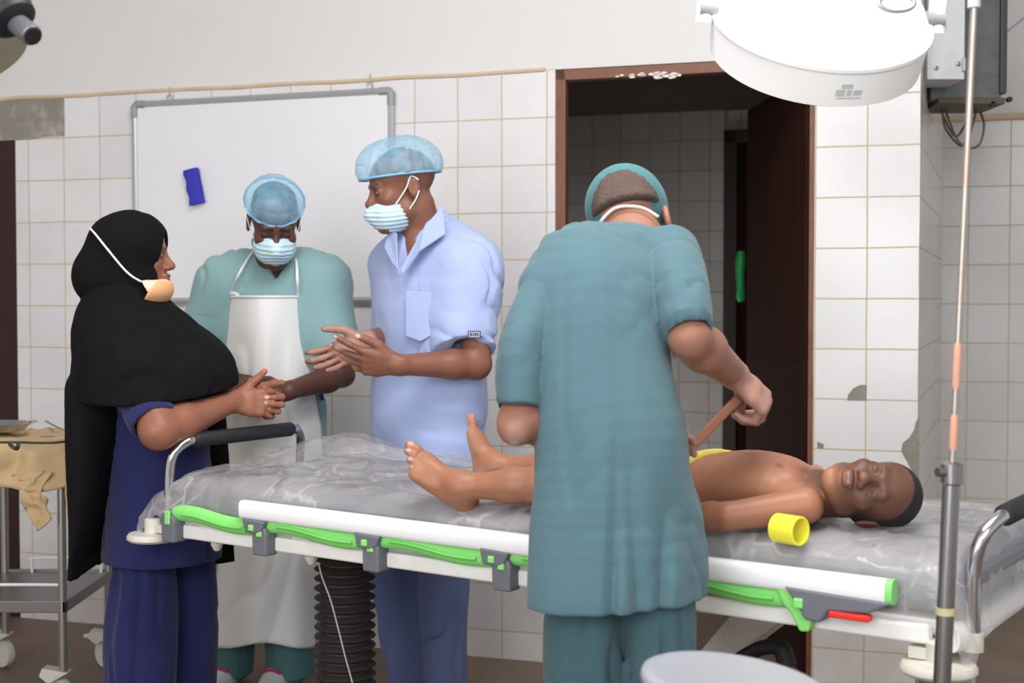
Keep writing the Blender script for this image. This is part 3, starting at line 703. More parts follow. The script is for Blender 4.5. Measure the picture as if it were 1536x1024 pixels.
# ---------------------------------------------------------------- blue couch corner, bottom left
tp = P(150, 1020, 1.9)
co = empty('examination_couch', (tp[0] - .5, tp[1] - .3, 0), 'blue padded couch edge in the bottom left foreground', 'couch')
mb = MB(); mb.box((tp[0] - 1.2, tp[1] - .6, tp[2] - .08), (tp[0], tp[1], tp[2])); mb.build('pad', mat('royal_blue_vinyl', rgb(44, 64, 150), .45), co, bevel=.02, seg=4)
for x in (tp[0] - 1.15, tp[0] - .05):
    for y in (tp[1] - .55, tp[1] - .05):
        mb = MB(); mb.tube([(x, y, 0), (x, y, tp[2] - .08)], .018, 12); mb.build('leg', M_chrome, co, smooth=True)
# ---------------------------------------------------------------- surgical lamp, top right
M_lamp = mat('white_lamp_housing', rgb(253, 253, 252), .35, var=.01)
M_lens = mat('frosted_lamp_lens', rgb(235, 238, 238), .3)
lc = P(1220, 84, 3.0); la = nrm([.05, -.60, .78])
lp = empty('surgical_lamp', lc, 'big round white surgical lamp hanging over the stretcher', 'surgical lamp')
RL = .226
mb = MB(); mb.lathe([(.01, -.012), (RL * .7, -.01), (RL - .012, -.004), (RL - .006, .0), (RL + .002, .004), (RL + .006, .082), (RL + .011, .085), (RL + .011, .093), (RL + .002, .096), (RL * .93, .13), (RL * .72, .19), (RL * .45, .225), (.06, .24), (.01, .242)], lc, la, 72)
mb.build('housing', M_lamp, lp, smooth=True, ang=50)
mb = MB(); mb.lathe([(.01, -.02), (RL * .5, -.018), (RL * .85, -.012), (RL * .86, -.006), (.01, -.004)], lc, la, 48); mb.build('lens', M_lens, lp, smooth=True)
side = nrm(np.cross(la, [0, -1, 0.2])); side = nrm(np.array([1, 0, 0]) - la * la[0])
for sg in (-1, 1):
    q = lc + la * .10 + side * sg * (RL + .025)
    mb = MB(); mb.tube(spline([q - la * .02 - UP * .01, q + UP * .03, q + UP * .10 + side * sg * .004, q + UP * .26 - side * sg * .02, q + UP * .36 - side * sg * .12, lc + la * .1 + UP * .42]), [.02] + [.019] * 39 + [.018], 14)
    yk = mb.build('yoke_arm', M_lamp, lp, smooth=True)
    mb = MB(); mb.lathe([(.002, -.012), (.017, -.012), (.017, .026), (.002, .026)], q, side * sg * -1, 20); mb.build('pivot_knob', M_greypl, yk, smooth=True)
mb = MB(); qt = lc + la * .1 + UP * .42; mb.tube([qt, [qt[0], qt[1], 3.27], [qt[0], qt[1], 3.272], [qt[0], qt[1], 3.3]], [.022, .022, .09, .09], 20); mb.build('suspension_tube', M_lamp, lp, smooth=True)
# maker's plate marks on the band
vdir = nrm(CAM - lc); vdir = nrm(vdir - la * np.dot(vdir, la)); sdir = np.cross(la, vdir)
if sdir[0] < 0: sdir = -sdir
M_mark = mat('pale_grey_print', rgb(196, 204, 204), .6)
mb = MB()
def onband(a, h, off=.0012): return lc + la * h + (vdir * cos(a) + sdir * sin(a)) * (RL + .002 + .004 * (h - .004) / .071 + off)
for (a0, a1, h0, h1) in ((.30, .40, .048, .058), (.26, .34, .030, .045), (.36, .40, .030, .045), (.42, .50, .032, .044), (.27, .50, .024, .027)):
    for j in range(4):
        b0 = a0 + (a1 - a0) * j / 4; b1 = a0 + (a1 - a0) * (j + 1) / 4
        mb.add([onband(b0, h0), onband(b1, h0), onband(b1, h1), onband(b0, h1)], [(0, 1, 2, 3)])
mb.build('printed_marks', M_mark, lp)
mb = MB(); hc = P(1345, 4, 2.72); mb.tube([hc + np.array([.035 * cos(a), .0, .016 * sin(a)]) for a in np.linspace(0, 2 * pi, 25)], .005, 8); mb.build('handle_ring', M_alu, lp, smooth=True)
# ---------------------------------------------------------------- lamp joint, top left
M_steel = mat('grey_steel', rgb(120, 120, 126), .35, .5)
Yj = 2.3
lj = empty('lamp_joint', P(10, 20, Yj), 'grey swivel lamp joint with a short handle at the top left corner', 'lamp joint')
jc = P(22, 32, Yj); jax = nrm([.62, -.25, -.74])
mb = MB(); mb.lathe([(.002, -.05), (.04, -.05), (.046, -.03), (.046, -.012), (.043, -.008), (.002, -.008)], jc - jax * .01, jax, 36); mb.build('hub', mat('pale_steel_hub', rgb(150, 152, 160), .35, .4), lj, smooth=True)
mb = MB(); mb.lathe([(.002, -.02), (.043, -.02), (.040, -.002), (.028, .008), (.002, .008)], jc, jax, 36); mb.build('rubber_collar', M_black, lj, smooth=True)
ha = nrm(P(64, 66, Yj - .05) - jc)
mb = MB(); mb.lathe([(.002, 0), (.018, 0), (.018, .058), (.016, .06), (.002, .06)], jc, ha, 24); hd_ = mb.build('handle', M_steel, lj, smooth=True)
mb = MB(); mb.lathe([(.002, .06), (.0145, .06), (.0145, .064), (.002, .064)], jc, ha, 24); mb.build('handle_end', M_black, hd_, smooth=True)
mb = MB(); mb.tube(spline([jc - jax * .05, jc - jax * .14 + UP * .04, jc + np.array([-.25, .02, .16]), jc + np.array([-.45, .05, .4]), np.array([jc[0] - .45, jc[1] + .05, 3.3])]), .026, 14); mb.build('arm', M_lamp, lj, smooth=True)
mb = MB(); mb.lathe([(.002, 0), (.14, 0), (.15, .02), (.12, .07), (.04, .1), (.002, .1)], P(-78, 95, Yj + .1), nrm([-.4, .1, .9]), 40); mb.build('shade', mat('cream_lamp_shade', rgb(190, 186, 160), .4), lj, smooth=True)
# ================================================================ INSTRUMENT TROLLEY
M_inox = mat('brushed_stainless', rgb(168, 164, 158), .35, .75, var=.1, nscale=10)
M_shelf = mat('worn_shelf_steel', rgb(128, 124, 122), .35, .5, var=.15, nscale=5)
ct = empty('instrument_trolley', (-1.56, 4.42, 0), 'stainless steel two-tier trolley standing against the left wall', 'trolley')
X1, X0, Y0, Y1 = -1.385, -1.74, 4.18, 4.66
fl = lambda x, y, z: np.array([x, y, z])
for x, y in ((X1, Y0), (X0, Y0), (X1, Y1), (X0, Y1)):
    mb = MB(); mb.tube([(x, y, .12), (x, y, .80)], .013, 14); mb.build('leg', M_inox, ct, smooth=True)
    mb = MB(); mb.lathe([(.006, -.012), (.03, -.012), (.046, -.013), (.048, -.006), (.048, .006), (.046, .013), (.03, .012), (.006, .012)], (x - .012, y + .01, .05), (.55, .83, 0), 26)
    wv = mb.build('caster', M_cream, ct, smooth=True)
    mb = MB(); mb.prism([(x - .04, y - .02, .085), (x + .02, y - .02, .12), (x - .06, y - .02, .135), (x - .07, y - .02, .11)], (0, .05, 0)); mb.build('caster_fork', M_cream, wv, bevel=.003)
mb = MB(); mb.box((X0, Y0, .325), (X1, Y1, .335)); mb.box((X0 - .012, Y0 - .012, .305), (X1 + .014, Y0 + .004, .342)); mb.box((X1 - .004, Y0 - .012, .305), (X1 + .014, Y1 + .012, .342)); mb.box((X0 - .012, Y1 - .004, .305), (X1 + .014, Y1 + .012, .342)); mb.build('lower_shelf', M_shelf, ct, bevel=.003)
mb = MB(); mb.box((X0 - .01, Y0 - .01, .775), (X1 + .012, Y1 + .01, .800)); mb.build('upper_shelf', M_shelf, ct, bevel=.003)
def grail(x0, x1, y, z): 
    mb = MB(); mb.tube(spline([(x0, y, z), (x0, y, z + .04), (x0 + .012, y, z + .05), (x1 - .012, y, z + .05), (x1, y, z + .04), (x1, y, z)], 5), .005, 8); mb.build('gallery_rail', M_railw, ct, smooth=True)
grail(X0 + .1, X1 - .0, Y0 + .02, .335); grail(X0 + .1, X1 - .02, Y1 - .02, .335)
# crumpled brown drape over the upper shelf
M_drape = mat('tan_crumpled_cloth', rgb(202, 174, 132), .85, var=.12, nscale=7, dirt=(rgb(168, 132, 92), .4, 6))
def drape(u, v):
    x = X0 - .05 + u * (X1 - X0 + .16); y = Y0 - .13 + v * (Y1 - Y0 + .18)
    q = np.array([[x * 7, y * 7, 1.0], [x * 15 + y * 5, y * 14, 4.0]]); n = vnoise(q)
    h = .008 + .018 * abs(n[0]) + .010 * (1 - abs(n[1]))
    z = .802 + h; X, Y = x, y
    dx = x - (X1 + .015); dy = (Y0 - .015) - y
    if dy > 0:
        Y = Y0 - .02 - .02 * abs(n[0]) - .012 * math.sin(x * 34 + n[0] * 2); z = .802 - dy * (.75 + .35 * n[0]) ; 
    if dx > 0:
        X = X1 + .02 + .02 * abs(n[0]); z = min(z, .802 - dx * (1.3 + .8 * n[0]))
    return (X, Y, z)
mb = MB(); mb.grid(drape, 90, 70); dr = mb.build('cloth_drape', M_drape, smooth=True, ang=180, solid=.003); tag(dr, 'crumpled tan cloth draped over the top shelf of the steel trolley', 'cloth')
def drape2(u, v):
    a = u * 1.0; x = X1 - .02 - .10 * a; n = N1(u * 5, v * 4, 2.0)
    return (x + .03 * n, Y0 - .05 + .02 * N1(u * 4, v * 5, 8) + .03 * u, .74 - v * (.10 + .07 * math.sin(u * 4 + .6)) + .012 * n)
mb = MB(); mb.grid(drape2, 24, 20); d2_ = mb.build('cloth_fold', M_drape, dr, smooth=True, ang=180, solid=.004)
# instruments on the cloth
M_inst = mat('surgical_steel', rgb(190, 190, 194), .18, .95)
def TZ(px, py, z): # point above the trolley top
    d = ray(px, py); p = CAM + d * ((z - CAM[2]) / d[2]); return p
ZT = .842
f1 = empty('surgical_forceps', TZ(98, 646, ZT), 'steel forceps lying open on the tan trolley cloth beside the woman in black', 'forceps')
for pl in ([(69, 631), (84, 639), (98, 645), (114, 649)], [(62, 654), (80, 654), (98, 650), (116, 645)]):
    mb = MB(); mb.tube(spline([TZ(a, b, ZT) for a, b in pl]), .005, 8, flat=.6); mb.build('blade', M_inst, f1, smooth=True)
s1 = empty('surgical_tray', TZ(10, 640, ZT), 'shallow shiny steel dish on the trolley cloth at the far left', 'dish')
mb = MB(); mb.lathe([(.002, 0), (.085, 0), (.11, .022), (.113, .022), (.088, -.003), (.002, -.003)], TZ(-6, 644, .845), n=36); mb.build('bowl', M_inst, s1, smooth=True)
mb = MB(); mb.tube(spline([TZ(20, 640, .85), TZ(38, 634, .848), TZ(54, 631, .846)]), .005, 8); mb.build('dish_handle', M_inst, s1, smooth=True)
c1 = MB(); c1.tube(spline([TZ(-20, 664, .845), TZ(20, 663, .842), TZ(60, 664, .842), TZ(90, 663, .842), TZ(112, 658, .842), TZ(122, 650, .842)]), .0035, 8)
tag(c1.build('cord', mat('dark_green_cord', rgb(40, 66, 52), .6), smooth=True), 'thin dark green cord lying across the tan trolley cloth', 'cord')
c2 = MB(); c2.tube(spline([TZ(15, 666, .842), TZ(20, 671, .845), TZ(26, 672, .85), TZ(28, 664, .85)]), [.006] * 24 + [.004], 8); tag(c2.build('cord_clip', mat('black_green_clip', rgb(26, 44, 36), .5), smooth=True), 'small dark clip on the front edge of the tan trolley cloth', 'clip')
mb = MB(); mb.box((0, 0, 0), (.05, .025, .014)); o = mb.build('paper_scrap', M_cream, bevel=.004); p = CAM + ray(136, 956) * (CAM[2] / -ray(136, 956)[2]); o.location = (p[0], p[1], 0); tag(o, 'small pale block lying on the floor by the wall under the trolley', 'block')
# ================================================================ PEOPLE TOOLS
SKIN = dict(A=rgb(92, 61, 51), B=rgb(132, 87, 70), W=rgb(142, 92, 72), D=rgb(150, 106, 86), C=rgb(158, 108, 83))
M_skin = mat('skin', (1, 1, 1, 1), .45, var=.05, nscale=30, attr=True, spec=.35)
def basis(fwd, up):
    f = nrm(fwd); u = np.array(up, float); u = nrm(u - f * np.dot(u, f)); return np.stack([np.cross(f, u), f, u], 1)
class Head:
    def __init__(s, C, fwd, up, sc=1.0): s.C = np.array(C, float); s.R = basis(fwd, up); s.s = sc
    def __call__(s, x, y, z): return s.C + s.R @ (np.array([x, y, z], float) * s.s)
    def loc(s, q): return ((q - s.C.astype(F32)) @ s.R.astype(F32)) / s.s
def dark(c, k): return tuple(np.array(c[:3]) * k)
def mixc(c, d, t): return tuple(np.array(c[:3]) * (1 - t) + np.array(d[:3]) * t)
def head(F, H, neck_to, skin, neck_r=.054, eyes='open', nose=1.0, lipc=None, mouth='closed'):
    s = H.s; R = H.R
    def E(c, r, k=.02, mode='add'): F.ell(H(*c), [x * s for x in r], R, k * s, mode)
    def S(a, b, ra, rb, k=.02, mode='add'): F.seg(H(*a), H(*b), ra * s, rb * s, k * s, mode)
    S((0, -.03, -.05), (0, -.03, -.06), .05, .05)
    F.seg(H(0, -.028, -.055), neck_to, neck_r * s, neck_r * s * 1.12, .03)
    E((0, -.012, .045), (.073, .094, .076)); E((0, .03, .04), (.062, .058, .055), .03)
    E((0, .032, -.035), (.057, .062, .075), .03)
    for g in (-1, 1):
        S((g * .046, .008, -.062), (g * .016, .068, -.096), .018, .016, .025)
        E((g * .040, .062, -.022), (.023, .021, .02), .02)
    E((0, .075, -.103), (.022, .017, .016), .02)
    S((-.033, .0845, .021), (.033, .0845, .021), .0105, .0105, .014)
    for g in (-1, 1): E((g * .031, .102, .002), (.019, .0145, .0115), .012, 'sub')
    for g in (-1, 1): E((g * .031, .079, .002), (.0145, .0138, .0122), .003)
    S((0, .088, .012), (0, .106, -.026), .0075, .0110 * nose, .012)
    E((0, .108, -.030), (.0135 * nose, .0125, .0105), .01)
    for g in (-1, 1): E((g * .0145 * nose, .099, -.034), (.0095, .011, .0085), .006)
    for g in (-1, 1): E((g * .0075 * nose, .106, -.0415), (.0045, .005, .004), .004, 'sub')
    E((0, .093, -.0575), (.025, .013, .0075), .008); E((0, .091, -.069), (.021, .013, .009), .006)
    if mouth == 'parted': E((0, .108, -.0632), (.016, .012, .003), .003, 'sub')
    else: S((-.022, .1055, -.0632), (.022, .1055, -.0632), .0022, .0022, .003, 'sub')
    for g in (-1, 1):
        E((g * .077, -.014, .0), (.008, .019, .031), .008); E((g * .087, -.010, .003), (.006, .011, .019), .006, 'sub')
    # colour of the features
    lc = lipc or mixc(skin, (.30, .10, .10), .45)
    pl = lambda c, r: (lambda q, f=f_ell(H(*c), [x * s for x in r], R): f(q))
    F.col(pl((0, .104, -.058), (.023, .014, .0062)), dark(lc, .8), .003); F.col(pl((0, .102, -.069), (.019, .014, .0075)), lc, .003)
    if mouth == 'parted': F.col(pl((0, .098, -.0632), (.014, .012, .0028)), (.75, .7, .66), .0015)
    for g in (-1, 1):
        F.col(lambda q, f=f_seg(H(g * .013, .097, .0205), H(g * .046, .086, .0245), .0042 * s, .003 * s): f(q), (.012, .009, .008), .003)
        F.col(pl((g * .031, .092, .002), (.019, .012, .012)), dark(skin, .72), .006)
        if eyes == 'open':
            F.col(pl((g * .031, .094, .001), (.0125, .009, .0042)), (.36, .31, .28), .0016)
            F.col(pl((g * .031, .094, .0015), (.0052, .009, .0052)), (.012, .008, .006), .0014)
            F.col(lambda q, f=f_seg(H(g * .018, .0935, .0055), H(g * .044, .0895, .0045), .0014 * s, .0014 * s): f(q), (.01, .008, .007), .0014)
        else:
            for i in range(4):
                a = -1 + i * .5; b = a + .5; zz = lambda t: -.0012 - .0036 * (1 - t * t)
                F.col(lambda q, f=f_seg(H(g * .031 + a * .0135, .0905 - .004 * a * a, zz(a)), H(g * .031 + b * .0135, .0905 - .004 * b * b, zz(b)), .0024 * s, .0024 * s): f(q), (.018, .011, .009), .0018)
def arm(F, sh, el, wr, r=(.050, .041, .044, .027), k=.02):
    sh, el, wr = [np.array(x, float) for x in (sh, el, wr)]
    F.seg(sh, el, r[0], r[1], k); m = el + (wr - el) * .3; F.seg(el, m, r[1], r[2], k); F.seg(m, wr, r[2], r[3], k)
def rot(v, ax, a):
    ax = nrm(ax); return v * cos(a) + np.cross(ax, v) * sin(a) + ax * np.dot(ax, v) * (1 - cos(a))
def hand(F, W, f, n, side, curl, spread=(.12, .03, -.06, -.16), thumb=((.55, .75, .25), (.85, .45, .3), (.9, .3, .35)), s=1.0, nail=(.55, .40, .36), palm=None, tnail=None, thick=1.0):
    """side +1: left hand, -1: right hand.  curl: per finger (mcp, pip, dip) in degrees"""
    W = np.array(W, float); f = nrm(f); n = np.array(n, float); n = nrm(n - f * np.dot(n, f)); l = np.cross(f, n) * side
    g = lambda a, b, c: W + (f * a + l * b + n * c) * s
    F.eseg(g(-.01, 0, 0), g(.05, 0, 0), (.027 * s, .021 * s), (.036 * s, .016 * s * thick), l, .015)
    F.eseg(g(.05, 0, 0), g(.084, 0, -.001), (.036 * s, .016 * s * thick), (.038 * s, .0125 * s * thick), l, .012)
    off = (.030, .0105, -.0095, -.0285); fo = (.090, .094, .090, .082)
    lens = ((.042, .025, .021), (.046, .029, .022), (.043, .027, .022), (.034, .021, .019)); rr = (.0098, .0100, .0095, .0084)
    for i in range(4):
        p = g(fo[i], off[i], 0); F.seg(g(.03, off[i] * .7, 0), p, .013 * s, .0112 * s, .008)
        d = nrm(f + l * math.tan(spread[i])); ax = nrm(np.cross(n, d)); a = 0
        nn = n; r0 = rr[i] * s
        for j in range(3):
            a = radians(curl[i][j]); d = rot(d, ax, a); nn = rot(nn, ax, a)
            q = p + d * lens[i][j] * s; r1 = r0 * (.93 if j < 2 else .8); F.seg(p, q, r0, r1, .0035); p = q; r0 = r1
        F.col(lambda q, ff=f_ell(p + nn * r0 * .75 - d * r0 * .1, (r0 * .75, r0 * 1.0, r0 * .6), np.stack([np.cross(d, nn), d, nn], 1)): ff(q), nail, .0015)
    t0 = g(.018, .020, -.004); p = t0; r0 = .0165 * s
    for j, (ln, r1) in enumerate(((.046, .0128), (.034, .0112), (.028, .0088))):
        d = nrm(f * thumb[j][0] + l * thumb[j][1] - n * thumb[j][2]); q = p + d * ln * s; F.seg(p, q, r0, r1 * s, .008 if j == 0 else .004); p = q; r0 = r1 * s
    nn = nrm(l * .4 + n * .9 - d * np.dot(l * .4 + n * .9, d))
    F.col(lambda q, ff=f_ell(p + nn * r0 * .7, (r0 * .8, r0 * 1.1, r0 * .6), np.stack([np.cross(d, nn), d, nn], 1)): ff(q), tnail or nail, .0015)
    if palm is not None:
        F.col(lambda q, c=g(.06, 0, -.012).astype(F32), nv=n.astype(F32), ff=f_ell(g(.075, 0, -.02), (.10 * s,) * 3): np.maximum(ff(q), (q - c) @ nv), palm, .006)
def foot(F, ank, f, n, big, s=1.0, sole=None, nail=(.48, .31, .25)):
    """f heel-to-toe, n towards the top of the foot, big = +-1 side of the big toe along f x n"""
    A_ = np.array(ank, float); f = nrm(f); n = np.array(n, float); n = nrm(n - f * np.dot(n, f)); l = np.cross(f, n) * big
    g = lambda a, b, c: A_ + (f * a + l * b + n * c) * s
    F.seg(g(0, 0, 0), g(-.035, 0, -.045), .034 * s, .028 * s, .02)
    F.seg(g(-.035, 0, -.045), g(.02, -.008, -.05), .027 * s, .022 * s, .02)
    F.seg(g(0, 0, -.01), g(.09, .012, -.045), .033 * s, .020 * s, .03)
    F.seg(g(.02, -.012, -.048), g(.10, -.022, -.055), .022 * s, .016 * s, .02); F.seg(g(.09, .012, -.045), g(.115, .022, -.052), .02 * s, .017 * s, .02)
    F.eseg(g(.06, 0, -.05), g(.118, 0, -.055), (.036 * s, .018 * s), (.042 * s, .014 * s), l, .02)
    for i, (b, ln, r) in enumerate(((.029, .052, .0135), (.010, .046, .0095), (-.006, .040, .0088), (-.020, .034, .0082), (-.033, .026, .0078))):
        p = g(.118 - .012 * max(i - 1, 0), b, -.054); m = p + (f * ln * .55 + n * .004) * s; q = p + (f * ln + n * -.002) * s
        F.seg(p, m, r * .95 * s, r * s, .004); F.seg(m, q, r * s, r * .92 * s, .004)
        F.col(lambda q_, ff=f_ell(q + n * r * .8 * s, (r * .7 * s, r * .7 * s, r * .5 * s)): ff(q_), nail, .002)
    if sole is not None: F.col(lambda q, c=g(0, 0, -.062).astype(F32), nv=n.astype(F32), ff=f_ell(g(.05, 0, -.06), (.14 * s,) * 3): np.maximum(ff(q), (q - c) @ nv), sole, .012)
def folds(amp, fr, seed=0.0, R=None, amp2=0.0, fr2=None):
    """creases: stretched value noise, R columns give the axes the frequencies act along"""
    fr = np.array(fr, F32); R32 = None if R is None else np.array(R, F32)
    def f(q, d):
        l = q if R32 is None else q @ R32
        m = np.abs(d) < .05
        if not m.any(): return d
        x = l[m] * fr + seed; x = x + .5 * np.stack([vnoise(l[m] * 6 + 7), vnoise(l[m] * 6 + 27), vnoise(l[m] * 6 + 47)], 1)
        n = vnoise(x); n2 = vnoise(x * 2.1 + 13); mk = np.clip(.55 + .9 * vnoise(l[m] * 5 + seed + 3), .1, 1.2)
        o = d.copy(); e = amp * mk * (np.maximum(0, 1 - 2.6 * np.abs(n)) - .25) + amp * .12 * mk * n2
        if amp2: e = e + amp2 * vnoise(l[m] * np.array(fr2, F32) + seed + 31)
        o[m] = d[m] + e; return o
    return f
def cloth(name, c, bump=.25, rough=.85, var=.07, nscale=6):
    return mat(name, c, rough, var=var, nscale=nscale, bump=bump, bscale=420, spec=.2, sheen=.15)
def strip(name, pts, r, m, par, n=8, flat=1.0, upv=None, sp=6):
    mb = MB(); mb.tube(spline(pts, sp) if len(pts) > 2 else pts, r, n, flat=flat, upv=upv); return mb.build(name, m, par, smooth=True)
def net_mat():
    k = NT('blue_net_cap'); g = k.n('ShaderNodeTexCoord')
    nz = k.n('ShaderNodeTexNoise', Scale=22.0, Detail=3.0); k.l(g.outputs['Object'], nz.inputs['Vector'])
    col = k.mix(nz.outputs['Fac'], rgb(120, 186, 222), rgb(172, 216, 238)); k.l(col, k.b.inputs['Base Color']); k.b.inputs['Roughness'].default_value = .6
    al = k.math('MULTIPLY_ADD', nz.outputs['Fac'], .35, .26); k.l(al, k.b.inputs['Alpha']); return k.m
M_net = net_mat(); M_netband = mat('blue_elastic_band', rgb(130, 190, 224), .7)
M_mask = mat('pale_blue_mask', rgb(196, 222, 232), .75, var=.04, nscale=20)
M_tie = mat('white_tie', rgb(236, 236, 236), .7)
M_hair = mat('black_hair', rgb(30, 25, 24), .8, var=.3, nscale=60, bump=.6, bscale=220)
def bouffant(H, par, c, r, cut, nsec=15, seed=1.0):
    F = Fig(); F.ell(H(*c), [x * H.s for x in r], H.R, .01)
    def pl(q, d):
        l = H.loc(q) - np.array(c, F32); a = np.arctan2(l[:, 0], l[:, 1])
        w = np.clip(1.0 - (l[:, 2] + .05) / .12, .15, 1)
        return d + .0035 * w * np.sin(a * nsec + 2.5 * vnoise(l * 14 + seed)) + .004 * vnoise(l * 22 + seed) + .003 * np.maximum(0, 1 - 4 * np.abs(vnoise(l * 30 + seed + 5)))
    F.disp(pl); F.plane(H(*cut[0]), H.R @ nrm(cut[1]), .006)
    o = F.build('bouffant_cap', M_net, .0035, par)
    # the elastic rim
    nrm_ = nrm(cut[1]); p0 = np.array(cut[0], float); pts = []
    for i in range(49):
        a = 2 * pi * i / 48; lo_, hi_ = 0.0, .3
        u = nrm(np.array([1, 0, 0]) - nrm_ * nrm_[0]); v = np.cross(nrm_, u)
        ctr = np.array(c, float) - nrm_ * np.dot(np.array(c) - p0, nrm_)
        dv = u * cos(a) + v * sin(a)
        for _ in range(24):
            m_ = (lo_ + hi_) / 2; x = (ctr + dv * m_ - np.array(c)) / np.array(r)
            if np.dot(x, x) < 1: lo_ = m_
            else: hi_ = m_
        pts.append(H(*(ctr + dv * (lo_ - .002 + .002 * sin(a * 17)))))
    mb = MB(); mb.tube(pts, .0035, 6); mb.build('elastic_rim', M_netband, o, smooth=True)
    return o
def mask_on(H, par, c, r, top, m=None, tilt=0.0, bump=True, back=.0):
    F = Fig(); F.ell(H(*c), [x * H.s for x in r], H.R, .01)
    F.seg(H(0, .085, top - .004), H(0, .114, top - .028), .008 * H.s, .013 * H.s, .03)
    def pl(q, d):
        l = H.loc(q); return d + .0016 * np.sin((l[:, 2] + .25 * np.abs(l[:, 0])) * 2 * pi / .0135) + .002 * vnoise(l * 40)
    F.disp(pl)
    F.plane(H(0, .1, top), H.R @ nrm([0, tilt, 1]), .003); F.plane(H(0, back, 0), H.R @ np.array([0, -1.0, 0]), .003)
    return F.build('face_mask', m or M_mask, .0028, par)
# ================================================================ MAN IN THE WHITE APRON
M_mint = cloth('mint_scrub_cotton', rgb(136, 170, 172)); M_apron = mat('white_vinyl_apron', rgb(232, 232, 230), .4, var=.02, nscale=4, bump=.1, bscale=14)
M_teal_tr = cloth('teal_trouser_cotton', rgb(84, 122, 124))
Ya = 4.35; sk = SKIN['A']
A = empty('person', P(411, 1020, Ya) * [1, 1, 0], 'person in mint scrubs and a long white apron looking down with hands together', 'person')
H = Head(P(411, 336, 4.29), (.22, -.87, -.44), (.10, -.40, .9), 1.02)
F = Fig()
Pa = P
head(F, H, Pa(412, 418, 4.40), sk, eyes='closed')
shR, shL = Pa(322, 418, 4.41), Pa(497, 418, 4.39)
F.seg(shR, shL, .036, .036, .04); F.chain([(Pa(411, 440, 4.40), (.12, .06)), (Pa(411, 560, 4.40), (.14, .095)), (Pa(411, 690, 4.40), (.15, .10)), (Pa(411, 770, 4.40), (.15, .10))], (1, 0, 0), .05)
elR, wrR = Pa(304, 505, 4.42), Pa(341, 566, 4.24)
elL, wrL = Pa(514, 562, 4.34), Pa(432, 586, 4.13)
arm(F, shR, elR, wrR, (.036, .036, .038, .026)); arm(F, shL, elL, wrL, (.036, .036, .040, .027))
hand(F, wrR, (.45, -.45, -.55), (-.45, -.75, .4), -1, ((40, 45, 25),) * 4, nail=(.36, .24, .2), thumb=((.6, .6, .3), (.85, .3, .3), (.9, .2, .3)))
hand(F, wrL, (-.86, -.22, -.20), (.10, -.85, .45), 1, ((30, 40, 25), (32, 45, 25), (35, 48, 25), (40, 50, 25)), nail=(.36, .24, .2))
F.build('body', M_skin, .0035, A, base=sk)
# hair under the cap
F = Fig(); F.ell(H(0, -.014, .05), (.075 * 1.02, .094 * 1.02, .077 * 1.02), H.R); F.plane(H(0, .085, .05), H.R @ nrm([0, -.35, -1]), .004); F.disp(folds(.0015, (220, 220, 220))); F.build('hair', M_hair, .004, A)
bouffant(H, A, (0, -.012, .062), (.094, .114, .088), ((0, .09, .034), (0, -.42, -1)), 13)
mask_on(H, A, (0, .044, -.052), (.066, .074, .060), -.010, back=.0)
strip('mask_loop', [H(-.062, .05, -.03), H(-.074, .02, -.005), H(-.082, -.01, .02), H(-.080, -.03, .005)], .0018, M_tie, A)
strip('mask_loop', [H(.062, .05, -.03), H(.074, .02, -.005), H(.082, -.01, .02), H(.080, -.03, .005)], .0018, M_tie, A)
# tunic
F = Fig(); u = (1, -.02, 0)
F.chain([(Pa(411, 397, 4.42), (.075, .07)), (Pa(411, 425, 4.41), (.15, .10)), (Pa(411, 480, 4.40), (.172, .108)), (Pa(409, 600, 4.40), (.172, .108)), (Pa(408, 700, 4.40), (.185, .118)), (Pa(408, 800, 4.40), (.20, .15))], u, .05, flat1=True)
F.seg(Pa(360, 404, 4.42), Pa(332, 420, 4.41), .05, .06, .08); F.seg(Pa(462, 404, 4.41), Pa(488, 420, 4.40), .05, .06, .08)
eR = Pa(298, 497, 4.42); eL = Pa(508, 524, 4.36)
F.eseg(Pa(335, 425, 4.41), eR, (.072, .075), (.066, .085), nrm(np.cross(eR - shR, [0, 1, 0])), .08, flat=1)
F.eseg(Pa(486, 425, 4.40), eL, (.072, .075), (.078, .085), nrm(np.cross(eL - shL, [0, 1, 0])), .08, flat=1)
F.disp(folds(.008, (22, 12, 6), 3.0, basis((.35, .1, .9), (0, 1, 0)), amp2=.006, fr2=(8, 7, 4)))
for e, s_ in ((eR, shR), (eL, shL)):
    d = nrm(e - s_); F.seg(e - d * .03, e + d * .05, .050, .062, .004, 'sub')
